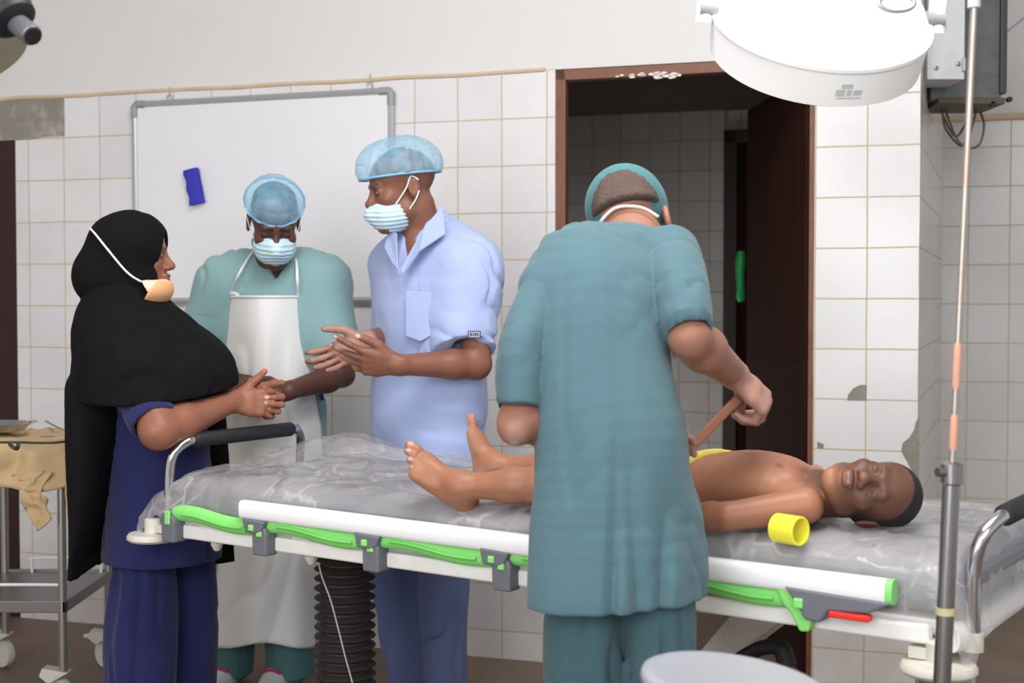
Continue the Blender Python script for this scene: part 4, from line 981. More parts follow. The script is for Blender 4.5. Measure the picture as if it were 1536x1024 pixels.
# v-shaped neck opening
vt = Pa(412, 416, 4.29)
F.eseg(Pa(412, 360, 4.30), vt, (.075, .10), (.004, .06), (1, 0, 0), .004, 'sub', flat=1)
F.build('scrub_tunic', M_mint, .005, A)
F = Fig()
for px, yy in ((352, 4.42), (430, 4.40)):
    t = Pa(px, 790, yy); b = np.array([t[0] + (.01 if px > 400 else -.02), yy, .05]); F.chain([(t, (.10, .10)), ((t + b) / 2, (.085, .09)), (b, (.075, .085))], (1, 0, 0), .03, flat1=True)
F.disp(folds(.010, (20, 12, 4), 5.0)); F.build('trousers', M_teal_tr, .008, A)
for px, yy, dx in ((346, 4.42, -.12), (431, 4.40, -.25)):
    t = Pa(px, 790, yy); f0 = np.array([t[0] - .01, yy + .03, .045]); fd = nrm([dx, -1, 0]); F = Fig()
    F.seg(f0 - fd * .06, f0 + fd * .1, .042, .040, .02); F.seg(f0 + fd * .08, f0 + fd * .17 + UP * -.008, .042, .032, .02); F.seg(f0 - fd * .03, f0 - fd * .03 + UP * .06, .045, .042, .03); F.plane((0, 0, .004), (0, 0, -1))
    sh_ = F.build('shoe', mat('white_shoe', rgb(222, 222, 224), .5) if px < 400 else bpy.data.materials['white_shoe'], .005, A)
    for k_ in range(3):
        c_ = f0 + fd * (.06 + .03 * k_); lt = np.cross(fd, UP); mb = MB(); mb.tube([c_ - lt * .03 + UP * .036, c_ + UP * .0425, c_ + lt * .03 + UP * .036], .005, 6); mb.build('lace', mat('magenta_lace', rgb(190, 40, 90), .6) if k_ == 0 and px < 400 else bpy.data.materials['magenta_lace'], sh_, smooth=True)
# apron
rows = [(443, 340, 457), (470, 339.5, 459), (500, 339, 461), (565, 338, 466), (640, 337, 482), (740, 333, 486), (860, 325, 482), (968, 312, 474)]
def apr(u, v):
    y = 443 + v * (968 - 443); i = max(j for j in range(len(rows)) if rows[j][0] <= y + 1e-6); i = min(i, len(rows) - 2)
    t = (y - rows[i][0]) / (rows[i + 1][0] - rows[i][0]); x0 = rows[i][1] * (1 - t) + rows[i + 1][1] * t; x1 = rows[i][2] * (1 - t) + rows[i + 1][2] * t
    w = u * 2 - 1; x = x0 + (x1 - x0) * u
    yy = 4.246 + .085 * w * w - .02 * v + .010 * N1(u * 3.2, v * 2.2, 3) + .007 * math.sin(w * 7 + 1.5 * N1(u, v * 2, 1)) * min(1, v * 2.2) + .006 * max(0, 1 - 3 * abs(N1(u * 4 + v * 2, v * 4, 9)))
    return Pa(x, y + 4 * math.sin(u * 9) * (v > .99), yy)
mb = MB(); mb.grid(apr, 48, 110); ap = mb.build('apron', M_apron, A, smooth=True, ang=180, solid=.003)
mb = MB(); mb.tube([apr(i / 30, .004) + np.array([0, -.003, 0]) for i in range(31)], .0042, 6); mb.build('apron_hem', M_apron, ap, smooth=True)
strip('neck_tie', [apr(.02, .0) + UP * -.004, Pa(358, 412, 4.272), Pa(372, 388, 4.33), Pa(384, 372, 4.36)], .0042, M_tie, ap, flat=.5)
strip('neck_tie', [apr(.92, .0) + UP * -.004, Pa(446, 420, 4.27), Pa(445, 398, 4.31), Pa(442, 380, 4.37)], .0042, M_tie, ap, flat=.5)
strip('tie_knot', [apr(.01, .0), apr(.06, .0) + UP * .006, apr(.14, .0) + UP * .002], .007, M_tie, ap)
strip('waist_tie', [Pa(468, 560, 4.33), Pa(478, 580, 4.36), Pa(484, 600, 4.36)], .006, cloth('navy_tie', rgb(60, 66, 120)), ap)
# ================================================================ MAN IN THE BLUE SHIRT
M_bshirt = cloth('periwinkle_shirt_cotton', rgb(166, 181, 222)); M_btr = cloth('slate_blue_trouser_cotton', rgb(104, 116, 158))
sk = SKIN['B']
Bm = empty('person', P(645, 1070, 4.12) * [1, 1, 0], 'person in a periwinkle short-sleeved shirt and blue cap gesturing with both hands', 'person')
H = Head(P(604, 285, 4.08), (-.92, -.33, -.16), (-.20, -.06, .97), 1.0)
F = Fig(); head(F, H, P(640, 372, 4.13), mixc(sk, (0.05, .03, .02), .3), neck_r=.056)
shL, shR = P(710, 384, 3.99), P(590, 384, 4.24); lat = nrm((shR - shL) * [1, 1, 0])
F.seg(shL, shR, .042, .042, .04); F.seg(P(628, 372, 4.09), P(612, 425, 4.09), .046, .036, .03)
F.chain([(P(640, 395, 4.13), (.13, .085)), (P(643, 440, 4.12), (.15, .105)), (P(645, 600, 4.12), (.145, .10)), (P(645, 760, 4.12), (.15, .11))], lat, .05)
elL, wrL = P(714, 546, 3.93), P(596, 547, 3.82); elR, wrR = P(598, 500, 4.26), P(552, 512, 4.0)
arm(F, shL, elL, wrL, (.042, .042, .041, .028)); arm(F, shR, elR, wrR, (.04, .042, .041, .028))
nl = (.62, .46, .38)
hand(F, wrL, (-.97, -.05, .10), (.0, -.90, -.45), 1, ((-2, 8, 5), (14, 16, 10), (26, 22, 12), (36, 28, 12)), spread=(.42, .10, -.08, -.24), thumb=((.75, .62, .1), (.95, .35, .05), (.97, .25, .1)), nail=nl, s=1.05, palm=mixc(sk, (.55, .33, .26), .5))
hand(F, wrR, (-.86, -.18, -.42), (.05, .80, -.25), -1, ((10, 14, 8), (12, 16, 8), (14, 18, 10), (18, 22, 10)), spread=(.12, .03, -.05, -.14), nail=nl, s=1.02, palm=mixc(sk, (.55, .33, .26), .5))
F.build('body', M_skin, .0035, Bm, base=sk)
F = Fig(); F.ell(H(0, -.014, .05), (.0755, .0945, .0775), H.R); F.seg(H(0, -.09, .0), H(0, -.075, -.03), .035, .03, .03); F.plane(H(0, .088, .058), H.R @ nrm([0, -.55, -1]), .004)
F.plane(H(0, .035, 0), H.R @ nrm([0, 1, -1.2]), .004); F.disp(folds(.0015, (220, 220, 220))); F.build('hair', M_hair, .004, Bm)
bouffant(H, Bm, (0, -.002, .070), (.100, .132, .094), ((0, .115, .046), (0, .03, -1)), 17, 3.0)
mask_on(H, Bm, (0, .042, -.066), (.064, .074, .056), -.030, back=-.002)
strip('mask_loop', [H(-.060, .045, -.042), H(-.074, .01, .0), H(-.082, -.008, .032), H(-.080, -.03, .02)], .0022, M_tie, Bm)
strip('mask_loop', [H(-.058, .02, -.075), H(-.076, -.01, -.04), H(-.084, -.026, -.012)], .0022, M_tie, Bm)
# shirt
F = Fig()
F.chain([(P(642, 350, 4.15), (.075, .075)), (P(645, 385, 4.13), (.15, .112)), (P(647, 440, 4.12), (.195, .145)), (P(644, 560, 4.12), (.198, .150)), (P(641, 680, 4.12), (.196, .152)), (P(640, 790, 4.12), (.20, .155))], lat, .05, flat1=True)
F.seg(P(676, 374, 4.06), P(706, 398, 4.0), .055, .064, .08); F.seg(P(608, 374, 4.2), P(594, 398, 4.23), .055, .062, .08)
eL = P(700, 517, 3.93); eR = P(596, 490, 4.25)
F.eseg(P(702, 404, 4.0), eL, (.078, .078), (.080, .076), (1, 0, 0), .09, flat=1); F.eseg(P(590, 398, 4.24), eR, (.075, .075), (.075, .075), (1, 0, 0), .04, flat=1)
F.disp(folds(.008, (7, 12, 22), 11.0, basis((.45, .2, .85), (0, 1, 0)), amp2=.006, fr2=(11, 11, 5)))
F.seg(eL + UP * .028, eL - UP * .05, .040, .050, .003, 'sub')
F.eseg(P(606, 300, 4.02), P(599, 408, 4.005), (.085, .08), (.006, .06), lat, .004, 'sub', flat=1)
sh_ = F.build('shirt', M_bshirt, .005, Bm)
def shirt_y(px, py):
    y = 3.75
    while y < 4.1 and F_sh.eval(np.array([P(px, py, y)], F32))[0] > 0: y += .001
    return y
F_sh = F; YL = min(shirt_y(x, y) for x in (702, 711, 721) for y in (497, 506)) - .0035
# collar and lapels
def flap(name, pts, th=.005):
    mb = MB(); c = nrm(np.cross(pts[1] - pts[0], pts[2] - pts[0])); mb.prism(pts, c * th); return mb.build(name, M_bshirt, sh_, bevel=.002)
mb = MB()
def colr(u, v):
    a = -1.15 + u * 4.1; ctr = P(641, 352, 4.14); fr_ = nrm(np.cross(UP, lat))
    dv = lat * -sin(a) * 1.0 + fr_ * -cos(a)
    dv = -fr_ * cos(a) * -1 * -1 + lat * sin(a) * -1
    r = .078 + .018 * v; return ctr + dv * r + UP * (.052 - .055 * v - .035 * max(0, abs(u - .5) * 2 - .3))
mb.grid(colr, 30, 6); mb.build('collar', M_bshirt, sh_, smooth=True, ang=180, solid=.005)
flap('lapel', [P(636, 340, 3.965), P(664, 308, 4.0), P(668, 350, 3.945), P(630, 376, 3.93), P(604, 412, 3.935), P(600, 404, 3.945)])
flap('lapel', [P(596, 350, 4.03), P(584, 346, 4.08), P(578, 372, 4.05), P(590, 396, 3.99), P(598, 404, 3.96)])
pk = [P(606, 436, 3.952), P(650, 438, 3.925), P(650, 500, 3.915), P(628, 512, 3.925), P(606, 504, 3.945)]
flap('chest_pocket', [p + np.array([.004, .006, 0]) for p in pk], .008)
def tagp(x0, y0, x1, y1, dy, m, nm='sleeve_label', par=None):
    a = P(x0, y1, YL - dy); b = P(x1, y0, YL - dy); mb = MB(); mb.box((a[0], a[1], a[2]), (b[0], a[1] + .006, b[2])); return mb.build(nm, m, par or sh_)
lb_ = tagp(702, 496, 721, 507, 0, mat('dark_label_border', rgb(60, 62, 84), .7)); tagp(703.5, 497.5, 719.5, 505.5, .0008, mat('grey_label_ground', rgb(176, 180, 196), .7), 'label_ground', lb_)
for x0, x1 in ((705, 708), (709, 711), (712, 715), (716, 718)): tagp(x0, 499, x1, 504, .0014, bpy.data.materials['dark_label_border'], 'label_print', lb_)
# trousers and shoes
F = Fig()
for pts in ([(668, 780, 4.05), (666, 900, 4.04)], [(592, 780, 4.19), (596, 900, 4.2)]):
    t = P(*pts[0]); k_ = P(*pts[1]); b = np.array([k_[0] + (.0 if pts[0][0] > 640 else .05), k_[1], .05]); F.chain([(t, (.078, .09)), (k_, (.064, .08)), (b, (.058, .075))], lat, .03, flat1=True)
F.disp(folds(.012, (22, 14, 5), 2.0, amp2=.006, fr2=(9, 9, 4))); F.build('trousers', M_btr, .008, Bm)
for x, y in ((P(666, 900, 4.04)[0], 4.04), (P(600, 900, 4.2)[0] + .05, 4.2)):
    F = Fig(); f0 = np.array([x, y, .045]); fd = nrm([-.7, -.7, 0]); F.seg(f0 - fd * .06, f0 + fd * .1, .042, .040, .02); F.seg(f0 + fd * .08, f0 + fd * .17 - UP * .008, .042, .032, .02); F.seg(f0 - fd * .03, f0 - fd * .03 + UP * .06, .045, .04, .03); F.plane((0, 0, .004), (0, 0, -1)); F.build('shoe', M_grip, .007, Bm)
# ================================================================ WOMAN IN THE BLACK HEADSCARF
M_hij = mat('black_jersey', rgb(19, 18, 20), .85, var=.15, nscale=4, bump=.2, bscale=300, spec=.12); M_navy = cloth('navy_scrub_cotton', rgb(38, 40, 88), var=.1)
sk = SKIN['W']; Yw = 3.72
W_ = empty('person', P(235, 1020, Yw) * [1, 1, 0], 'person in a long black headscarf and navy scrubs leaning clasped hands on the stretcher handle', 'person')
H = Head(P(199, 386, 3.70), (.985, .10, .04), (-.04, .02, 1), .93)
F = Fig(); head(F, H, P(196, 480, 3.74), mixc(sk, (.06, .03, .02), .35), lipc=mixc(sk, (.25, .08, .09), .5))
sh_n, sh_f = P(198, 520, 3.59), P(212, 520, 3.88)
F.seg(sh_n, sh_f, .055, .055, .04)
F.chain([(P(205, 510, Yw), (.15, .10)), (P(225, 570, Yw + .03), (.11, .08)), (P(238, 640, Yw + .07), (.10, .07)), (P(242, 720, Yw + .07), (.09, .07))], (0, 1, 0), .05)
el_n, wr_n = P(238, 646, 3.50), P(348, 602, 3.71); el_f, wr_f = P(262, 618, 3.95), P(366, 598, 3.780)
arm(F, sh_n, el_n, wr_n, (.050, .047, .048, .029)); arm(F, sh_f, el_f, wr_f, (.055, .046, .046, .028))
nl = (.66, .42, .36)
hand(F, wr_n, (.90, .30, -.06), (.18, -.88, .25), -1, ((18, 50, 30), (22, 52, 30), (26, 54, 30), (30, 56, 30)), spread=(.20, .07, -.06, -.2), thumb=((.72, .72, .05), (.72, .66, .1), (.62, .70, .15)), nail=nl, tnail=(.72, .10, .07), s=.95)
hand(F, wr_f, (.92, .10, -.16), (-.05, .95, .12), 1, ((62, 84, 34), (66, 86, 34), (70, 86, 34), (74, 86, 34)), spread=(.10, -.02, -.14, -.27), thumb=((.7, .6, .2), (.8, .45, .3), (.85, .3, .4)), nail=nl, s=.95)
F.build('body', M_skin, .0033, W_, base=sk)
# headscarf: hood, cape and the long back fall
F = Fig()
F.ell(H(0, -.010, .036), (.110, .110, .097), H.R, .02); F.ell(H(0, -.045, -.05), (.088, .082, .085), H.R, .05)
F.ell(H(0, -.105, -.055), (.07, .062, .07), H.R, .05)
F.ell(H(0, .012, -.085), (.080, .066, .08), H.R, .03)
F.chain([(P(196, 445, 3.72), (.09, .10)), (P(190, 490, 3.73), (.20, .135)), (P(212, 540, 3.73), (.245, .175)), (P(226, 580, 3.73), (.255, .21)), (P(228, 612, 3.73), (.255, .212))], (0, 1, 0), .06, flat1=True)
F.ell(P(292, 560, 3.73), (.10, .14, .075), None, .08)
F.disp(folds(.007, (8, 12, 16), 21.0, basis((.7, .1, -.6), (0, 1, 0)), amp2=.005, fr2=(7, 7, 6)))
F.plane(P(240, 606, 3.5), nrm([.03, .12, -1]), .008)
# face opening
F.ell(H(0, .142, -.02), (.064, .082, .098), H.R, .006, 'sub')
F.chain([(P(158, 585, 3.74), (.19, .094)), (P(147, 680, 3.74), (.185, .068)), (P(139, 780, 3.74), (.17, .038)), (P(128, 856, 3.74), (.15, .014))], (0, 1, 0), .03, flat1=True)
F.eseg(P(285, 590, 3.97), P(328, 846, 4.0), (.10, .035), (.055, .015), (1, 0, 0), .03, flat=1)
F.disp(folds(.006, (3, 14, 2.0), 8.0))
Fh = F; F.build('headscarf', M_hij, .0045, W_)
# mask worn under the nose, with its strap over the scarf
M_mw = mat('pale_peach_mask', rgb(240, 206, 180), .75, var=.04); M_mo = mat('orange_mask_panel', rgb(240, 180, 128), .75, var=.05)
F = Fig(); F.ell(H(0, .026, -.094), (.104, .078, .052), H.R, .01); F.plane(H(0, .1, -.066), H.R @ nrm([0, -.10, 1]), .003); F.plane(H(0, .030, -.06), H.R @ nrm([0, -1, -.5]), .003); F.disp(folds(.002, (40, 40, 40), 3.0)); mk = F.build('face_mask', M_mw, .003, W_)
F = Fig(); F.ell(H(0, .027, -.095), (.1055, .080, .053), H.R, .01); F.plane(H(0, .1, -.074), H.R @ nrm([0, .06, 1]), .003); F.plane(H(0, .070, -.085), H.R @ nrm([0, -1, .7]), .003); F.build('mask_panel', M_mo, .003, mk)
def on_hood(x, y, z):
    c = np.array([0, -.010, .0]); dv = nrm(np.array([x, y, z]) - c); t = .22
    while t > .05 and Fh.eval(np.array([H(*(c + dv * t))], F32))[0] > .0025: t -= .002
    return H(*(c + dv * t))
strip('mask_strap', [H(.092, .036, -.075), H(.104, .014, -.060)] + [on_hood(*q) for q in ((.09, -.01, -.03), (.088, -.04, .015), (.08, -.075, .055), (.06, -.10, .078), (.02, -.115, .09), (-.05, -.10, .08))], .0042, M_tie, mk, flat=.7)
# tunic, sleeve, trousers, shoes
F = Fig()
F.chain([(P(205, 500, Yw), (.17, .11)), (P(232, 600, Yw + .05), (.17, .13)), (P(240, 700, Yw + .07), (.165, .138)), (P(244, 790, Yw + .07), (.175, .155)), (P(243, 890, Yw + .07), (.19, .168))], (0, 1, 0), .05, flat1=True)
eS = P(231, 634, 3.507); F.eseg(P(194, 572, 3.57), eS, (.058, .058), (.064, .062), (1, 0, 0), .03, flat=1)
F.disp(folds(.009, (9, 12, 20), 17.0, amp2=.006, fr2=(9, 9, 3)))
F.plane(P(240, 862, 3.55), (0, 0, -1), .002)
d = nrm(eS - P(194, 572, 3.57)); F.seg(eS - d * .02, eS + d * .05, .05, .056, .004, 'sub')
F.build('scrub_tunic', M_navy, .005, W_)
F = Fig()
for px, yy in ((212, 3.72), (276, 3.88)):
    t = P(px + 4, 840, yy); k_ = P(px, 940, yy); b = np.array([k_[0], yy, .05]); F.chain([(t, (.075, .08)), (k_, (.088, .098)), (b, (.078, .085))], (0, 1, 0), .03, flat1=True)
F.disp(folds(.012, (20, 20, 4), 4.0, amp2=.007, fr2=(9, 9, 4))); F.build('trousers', M_navy, .007, W_)
for px, yy in ((212, 3.72), (276, 3.88)):
    F = Fig(); x = P(px, 940, yy)[0]; f0 = np.array([x, yy, .04]); F.seg(f0 - [.06, 0, 0], f0 + [.1, 0, 0], .038, .036, .02); F.seg(f0 + [.08, 0, 0], f0 + [.15, 0, -.006], .038, .03, .02); F.seg(f0 - [.02, 0, 0], f0 - [.02, 0, -.06], .042, .038, .03); F.plane((0, 0, .004), (0, 0, -1)); F.build('shoe', M_grip, .007, W_)
# ================================================================ DOCTOR WITH HIS BACK TO US
M_teal = cloth('teal_scrub_cotton', rgb(78, 108, 117), var=.08); M_tcap = cloth('teal_cap_cotton', rgb(66, 118, 122)); M_teal2 = cloth('teal_trouser', rgb(64, 92, 100))
sk = SKIN['D']
D_ = empty('person', P(925, 1020, 2.42) * [1, 1, 0], 'person in teal scrubs and teal cap seen from behind, bending over the child', 'person')
H = Head(P(946, 345, 2.73), (.22, .74, -.62), (-.10, .62, .78), .98)
F = Fig(); head(F, H, P(946, 385, 2.63), sk, neck_r=.058)
shL, shR = P(806, 456, 2.51), P(1004, 388, 2.62)
lat = nrm([1, .28, .0])
F.seg(shL, shR, .030, .034, .04)
F.chain([(P(905, 420, 2.57), (.12, .07)), (P(903, 520, 2.53), (.12, .08)), (P(920, 680, 2.46), (.125, .09)), (P(928, 800, 2.43), (.13, .10))], lat, .05)
elL = P(777, 634, 2.43); wrL = np.array([.215, 2.625, .985]); elR = P(1034, 506, 2.45); wrR = P(1102, 562, 2.67)
arm(F, shL, elL, wrL, (.028, .032, .036, .026)); arm(F, shR, elR, wrR, (.034, .035, .040, .028))
F.seg(elL, elL + np.array([-.006, -.012, -.012]), .03, .024, .02)
nl = (.72, .56, .50)
hand(F, wrR, (.70, .22, -.62), (.48, -.50, .62), -1, ((46, 62, 30), (58, 66, 34), (66, 66, 34), (70, 66, 34)), spread=(.16, .04, -.06, -.16), thumb=((.75, .30, .7), (.8, -.1, .75), (.7, -.35, .7)), nail=nl, s=.98)
hand(F, wrL, (.80, .58, -.10), (-.55, .72, .2), 1, ((30, 52, 30), (34, 56, 30), (38, 58, 30), (42, 60, 30)), spread=(.12, .03, -.06, -.14), thumb=((.8, .5, .3), (.9, .2, .4), (.9, .0, .5)), nail=nl, s=.98)
glove = mixc(rgb(176, 134, 122), sk, .25)
F.col(f_seg(wrR + nrm([.70, .22, -.62]) * .035, wrR + nrm([.70, .22, -.62]) * .13, .062, .085), glove, .008)
F.col(f_seg(wrL + nrm([.80, .58, -.1]) * .04, wrL + nrm([.80, .58, -.1]) * .15, .062, .085), mixc(glove, (.7, .42, .34), .35), .008)
F.col(lambda q, f=f_ell(elL + np.array([-.004, -.04, -.02]), (.02, .018, .02)): f(q), mixc(sk, (.75, .6, .52), .12), .012)
F.col(lambda q, f=f_ell(elL + np.array([-.008, -.03, -.036]), (.009, .02, .006)): f(q), (.45, .36, .32), .006)
F.build('body', M_skin, .0035, D_, base=sk)
# greying cropped hair and cap
F = Fig(); F.ell(H(0, -.014, .045), (.0735 * .98 + .003, .0975 * .98, .079 * .98), H.R); F.ell(H(0, -.06, -.015), (.060, .048, .055), H.R, .03)
F.plane(H(0, -.09, -.004), H.R @ nrm([0, .35, -1]), .01); F.plane(H(0, .02, 0), H.R @ nrm([0, 1, -.3]), .01); F.disp(folds(.0014, (200, 200, 200)))
M_gh = mat('greying_cropped_hair', rgb(84, 68, 62), .85, var=.45, nscale=26, bump=.6, bscale=240); F.build('hair', M_gh, .0035, D_)
F = Fig(); F.ell(H(0, -.004, .056), (.0835, .102, .082), H.R, .01); F.disp(folds(.004, (18, 18, 18), 4.0)); F.plane(H(0, -.105, -.018), H.R @ nrm([0, -.50, -1]), .005); cp = F.build('surgical_cap', M_tcap, .0035, D_)
strip('cap_tie', [H(.070, .015, .02), H(.080, .0, -.01), H(.078, -.01, -.05)], .006, M_tcap, cp, flat=.4)
strip('mask_strap', [H(-.082, -.016, -.03), H(-.062, -.068, -.035), H(-.02, -.095, -.022), H(.03, -.092, -.032), H(.06, -.074, -.05)], .0035, M_tie, D_, flat=.5)
# tunic
F = Fig()
F.chain([(P(942, 378, 2.63), (.064, .05)), (P(905, 418, 2.575), (.135, .088)), (P(896, 470, 2.54), (.137, .108)), (P(900, 560, 2.50), (.132, .112)), (P(917, 650, 2.46), (.138, .112)), (P(924, 740, 2.44), (.147, .115)), (P(928, 830, 2.43), (.158, .122)), (P(925, 950, 2.42), (.166, .130))], lat, .05, flat1=True)
F.seg(P(812, 436, 2.52), P(940, 392, 2.62), .042, .058, .03); F.seg(P(950, 388, 2.62), P(1002, 388, 2.62), .058, .056, .03)
eL = P(776, 609, 2.43); F.chain([(P(810, 452, 2.51), (.046, .052)), (P(782, 520, 2.46), (.042, .05)), (eL, (.036, .048))], (1, 0, 0), .03, flat1=True)
eR = P(1033, 494, 2.45); F.chain([(P(1004, 384, 2.62), (.058, .06)), (P(1019, 440, 2.52), (.056, .064)), (eR, (.043, .056))], nrm([1, 0, .25]), .03, flat1=True)
rb_ = np.stack([nrm([1, 0, .06]), [0, 1, 0], nrm([-.06, 0, 1])], 1)
def drape_d(q, d):
    l = q; zf = np.clip((1.12 - l[:, 2]) / .35, .12, 1.0)
    x = l[:, 0] + .10 * (l[:, 2] - .7) * (l[:, 0] - .18) * 3
    n = vnoise(np.stack([x * 21 + 2, l[:, 1] * 5, l[:, 2] * 1.6], 1)); n2 = vnoise(np.stack([x * 12 + 9, l[:, 1] * 6 + 3, l[:, 2] * 1.6], 1))
    return d + zf * (.018 * np.maximum(0, 1 - 2.6 * np.abs(n)) - .006 + .011 * n2)
F.disp(drape_d)
F.disp(folds(.0034, (8, 12, 26), 40.0, basis((.65, .2, -.7), (0, 1, 0)), amp2=.002, fr2=(10, 10, 6)))
F.plane(P(925, 921, 2.30), nrm([.03, 0, -1]), .002)
for e, s_ in ((eL, P(782, 520, 2.46)), (eR, P(1020, 440, 2.52))):
    d = nrm(e - s_); F.seg(e - d * .012, e + d * .03, .034, .040, .003, 'sub')
F.build('scrub_tunic', M_teal, .0042, D_)
strip('loose_tie', [P(1004, 512, 2.56), P(1010, 524, 2.545), P(1013, 538, 2.545)], .0045, M_tie, D_, flat=.5)
F = Fig()
for px, dx in ((874, -.0), (986, .0)):
    t = P(px, 880, 2.43); k_ = P(px + dx, 990, 2.43); b = np.array([k_[0], 2.43, .05]); F.chain([(t, (.064, .075)), (k_, (.072, .082)), (b, (.06, .075))], lat, .02, flat1=True)
F.disp(folds(.014, (26, 18, 4), 6.0, amp2=.006, fr2=(9, 9, 3))); F.build('trousers', M_teal2, .005, D_)
for px in (872, 984):
    F = Fig(); x = P(px, 990, 2.43)[0]; f0 = np.array([x, 2.43, .042]); fd = nrm([.25, 1, 0]); F.seg(f0 - fd * .06, f0 + fd * .1, .04, .038, .02); F.seg(f0 + fd * .08, f0 + fd * .16 - UP * .008, .038, .03, .02); F.seg(f0 - fd * .02, f0 - fd * .02 + UP * .06, .044, .04, .03); F.plane((0, 0, .004), (0, 0, -1)); F.build('shoe', M_grip, .007, D_)
# tan strap held taut between the two gloved hands
a = P(1098, 608, 2.70); b = P(1043, 664, 2.70)
mb = MB(); dr_ = nrm(b - a); sd = nrm(np.cross(dr_, [0, 1, 0]))
def ribbon(u, v):
    p = a - dr_ * .02 + (b - a + dr_ * .035) * u; tw = .25 * math.sin(u * 3); return p + (sd * cos(tw) + np.array([0, 1, 0]) * sin(tw)) * (v - .5) * .019 + np.array([0, 1, 0]) * .004 * math.sin(u * 5)
mb.grid(ribbon, 20, 4); stp = mb.build('rubber_strap', mat('tan_rubber', rgb(176, 122, 96), .6, var=.06), smooth=True, solid=.004); tag(stp, 'tan rubber strap pulled taut between the gloved hands above the belly', 'strap')
# ================================================================ CHILD ON THE STRETCHER
sk = SKIN['C']
C_ = empty('person', P(960, 760, 2.85), 'child lying with closed eyes on the stretcher with the head on the right', 'person')
H = Head(P(1303, 738, 2.62), (-.08, -.90, .42), (.975, -.17, -.05), .79)
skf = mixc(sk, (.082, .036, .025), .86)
F = Fig(); nb = P(1228, 738, 2.70); head(F, H, nb, skf, neck_r=.050, eyes='closed', mouth='parted', nose=1.1, lipc=(.30, .13, .12))
lat = nrm([.56, .83, 0])
F.chain([(P(1222, 742, 2.71), (.06, .042)), (P(1196, 738, 2.745), (.108, .054)), (P(1165, 727, 2.765), (.108, .062)), (P(1120, 723, 2.80), (.102, .066)), (P(1060, 727, 2.85), (.098, .062)), (P(1000, 731, 2.90), (.102, .058)), (P(950, 735, 2.94), (.105, .056))], lat, .04)
F.seg(P(1215, 752, 2.66), P(1196, 757, 2.655), .034, .036, .03)
shL = P(1208, 758, 2.615); elL = P(1092, 774, 2.615); wrL = P(1010, 774, 2.69)
arm(F, shL, elL, wrL, (.036, .027, .028, .02), .009); hand(F, wrL, (-.80, .55, -.02), (0, 0, 1), 1, ((15, 20, 10),) * 4, s=.68)
shR = P(1205, 722, 2.88); elR = P(1120, 738, 2.95); wrR = P(1040, 744, 3.02)
arm(F, shR, elR, wrR, (.036, .026, .027, .02)); hand(F, wrR, (-.80, .50, -.02), (0, 0, 1), -1, ((15, 20, 10),) * 4, s=.68)
# collar bones, chest detail
for g in (-1, 1): F.seg(nb + lat * g * .01 + UP * .025, P(1205, 735, 2.75) + lat * g * .075 + UP * .035, .007, .007, .02)
anL = P(694, 729, 2.985); knL = P(812, 727, 2.93); hiL = P(945, 742, 2.88)
F.seg(hiL, knL, .058, .040, .03); m_ = knL + (anL - knL) * .35; F.seg(knL, m_, .036, .037, .02); F.seg(m_, anL, .036, .025, .02)
anR = P(745, 700, 3.13); knR = P(850, 706, 3.07); hiR = P(955, 726, 3.0)
F.seg(hiR, knR, .058, .040, .03); m_ = knR + (anR - knR) * .35; F.seg(knR, m_, .036, .036, .02); F.seg(m_, anR, .035, .024, .02)
sole = mixc(sk, (.66, .44, .34), .6)
foot(F, anL, (-.76, .02, .64), (.49, -.73, .43), 1, .87, sole=sole)
foot(F, anR, (-.12, .45, .86), (.85, -.25, .2), -1, .76, sole=sole)
F.col(lambda q, f=f_ell(P(1170, 695, 2.70), (.009, .012, .009)): f(q), mixc(sk, (.12, .05, .04), .6), .005)
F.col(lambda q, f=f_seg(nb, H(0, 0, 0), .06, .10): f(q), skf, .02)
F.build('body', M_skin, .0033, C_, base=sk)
F = Fig(); F.ell(H(0, -.014, .047), [x * .79 for x in (.0805, .102, .0835)], H.R); F.ell(H(0, -.05, .0), [x * .79 for x in (.068, .058, .055)], H.R, .02)
F.plane(H(0, .062, .078), H.R @ nrm([0, .80, -.60]), .006); F.plane(H(0, .004, .0), H.R @ nrm([0, .9, -.62]), .01); F.disp(folds(.0012, (240, 240, 240)))
F.build('hair', M_hair, .003, C_)
M_ysh = cloth('yellow_cotton', rgb(224, 206, 96)); F = Fig()
F.chain([(P(1090, 722, 2.835), (.112, .0715)), (P(1040, 727, 2.865), (.112, .070)), (P(1000, 731, 2.90), (.112, .068)), (P(940, 737, 2.945), (.118, .066))], lat, .03)
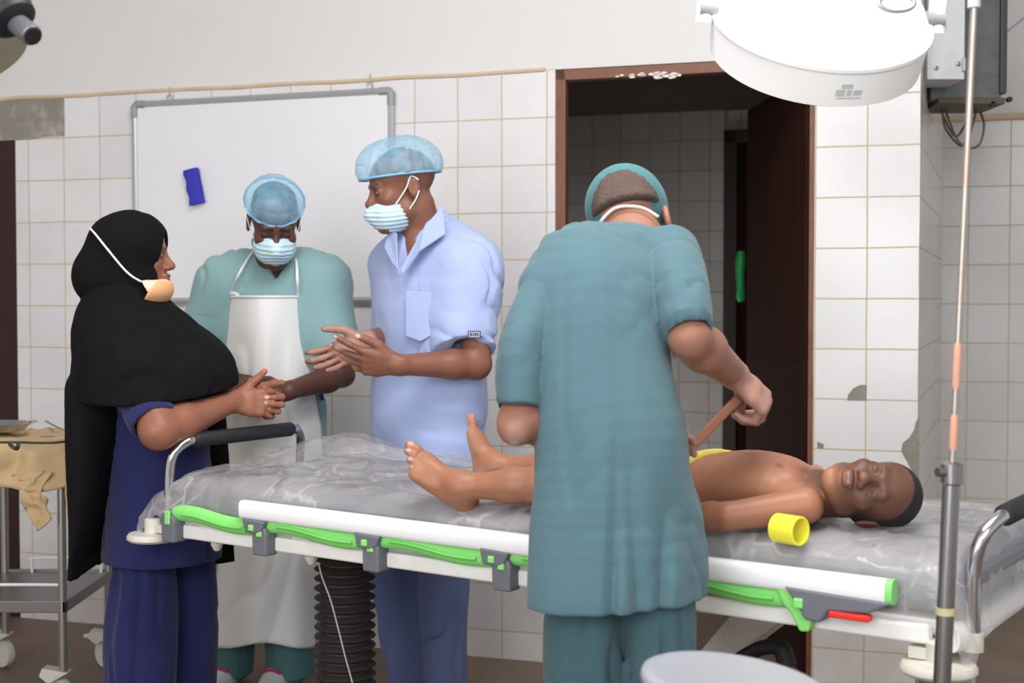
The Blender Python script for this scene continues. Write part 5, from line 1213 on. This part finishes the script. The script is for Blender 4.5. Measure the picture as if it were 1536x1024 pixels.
F.seg(hiL, hiL + (knL - hiL) * .5, .066, .06, .03); F.seg(hiR, hiR + (knR - hiR) * .5, .066, .06, .03); F.plane(P(1060, 668, 2.84), nrm([.6, -.80, .1]), .003); F.disp(folds(.004, (14, 14, 14), 2.0)); F.build('shorts', M_ysh, .005, C_)
# ================================================================ LIGHT AND CAMERA
w = bpy.data.worlds.new('World'); SC.world = w; w.use_nodes = True
bg = w.node_tree.nodes['Background']; bg.inputs[0].default_value = (.93, .96, 1.0, 1); bg.inputs[1].default_value = .6
def area(name, loc, tgt, size, power, colr=(1, 1, 1), sy=None):
    l = bpy.data.lights.new(name, 'AREA'); l.energy = power; l.color = colr; l.size = size
    if sy: l.shape = 'RECTANGLE'; l.size_y = sy
    o = bpy.data.objects.new(name, l); COL.objects.link(o); o.location = loc
    o.rotation_euler = (Vector(tgt) - Vector(loc)).to_track_quat('-Z', 'Y').to_euler(); return o
area('window_daylight', (.9, -1.2, 3.0), (-.2, 3.6, 1.0), 2.4, 88, (1, .98, .96))
area('ceiling_lamp', (.2, 2.4, 3.25), (.2, 3.0, 0), 1.6, 105, (1, .98, .96))
area('rear_fill', (-1.9, -1.4, 1.95), (-.8, 4.4, 1.4), 2.6, 118, (.97, .98, 1))  # unseen fill light added behind the camera to brighten everything from the front
area('corridor_light', [float(c) for c in Wl(-.7, 1.7, .5)], [float(c) for c in Wl(.6, 2.8, .5)], .8, 5)
cam = bpy.data.cameras.new('Camera'); co_ = bpy.data.objects.new('Camera', cam); COL.objects.link(co_)
cam.sensor_width = 36; cam.lens = 36 * FPX / 1536; co_.location = [float(c) for c in CAM]; co_.rotation_euler = (pi / 2 - PITCH, 0, 0)
cam.dof.use_dof = True; cam.dof.focus_distance = 3.3; cam.dof.aperture_fstop = 4.0
SC.camera = co_
vs_ = SC.view_settings; SC.display_settings.display_device = 'sRGB'; vs_.view_transform = 'Standard'; vs_.look = 'None'; vs_.gamma = 1; vs_.exposure = 0.0
try: vs_.use_curve_mapping = False
except Exception: pass
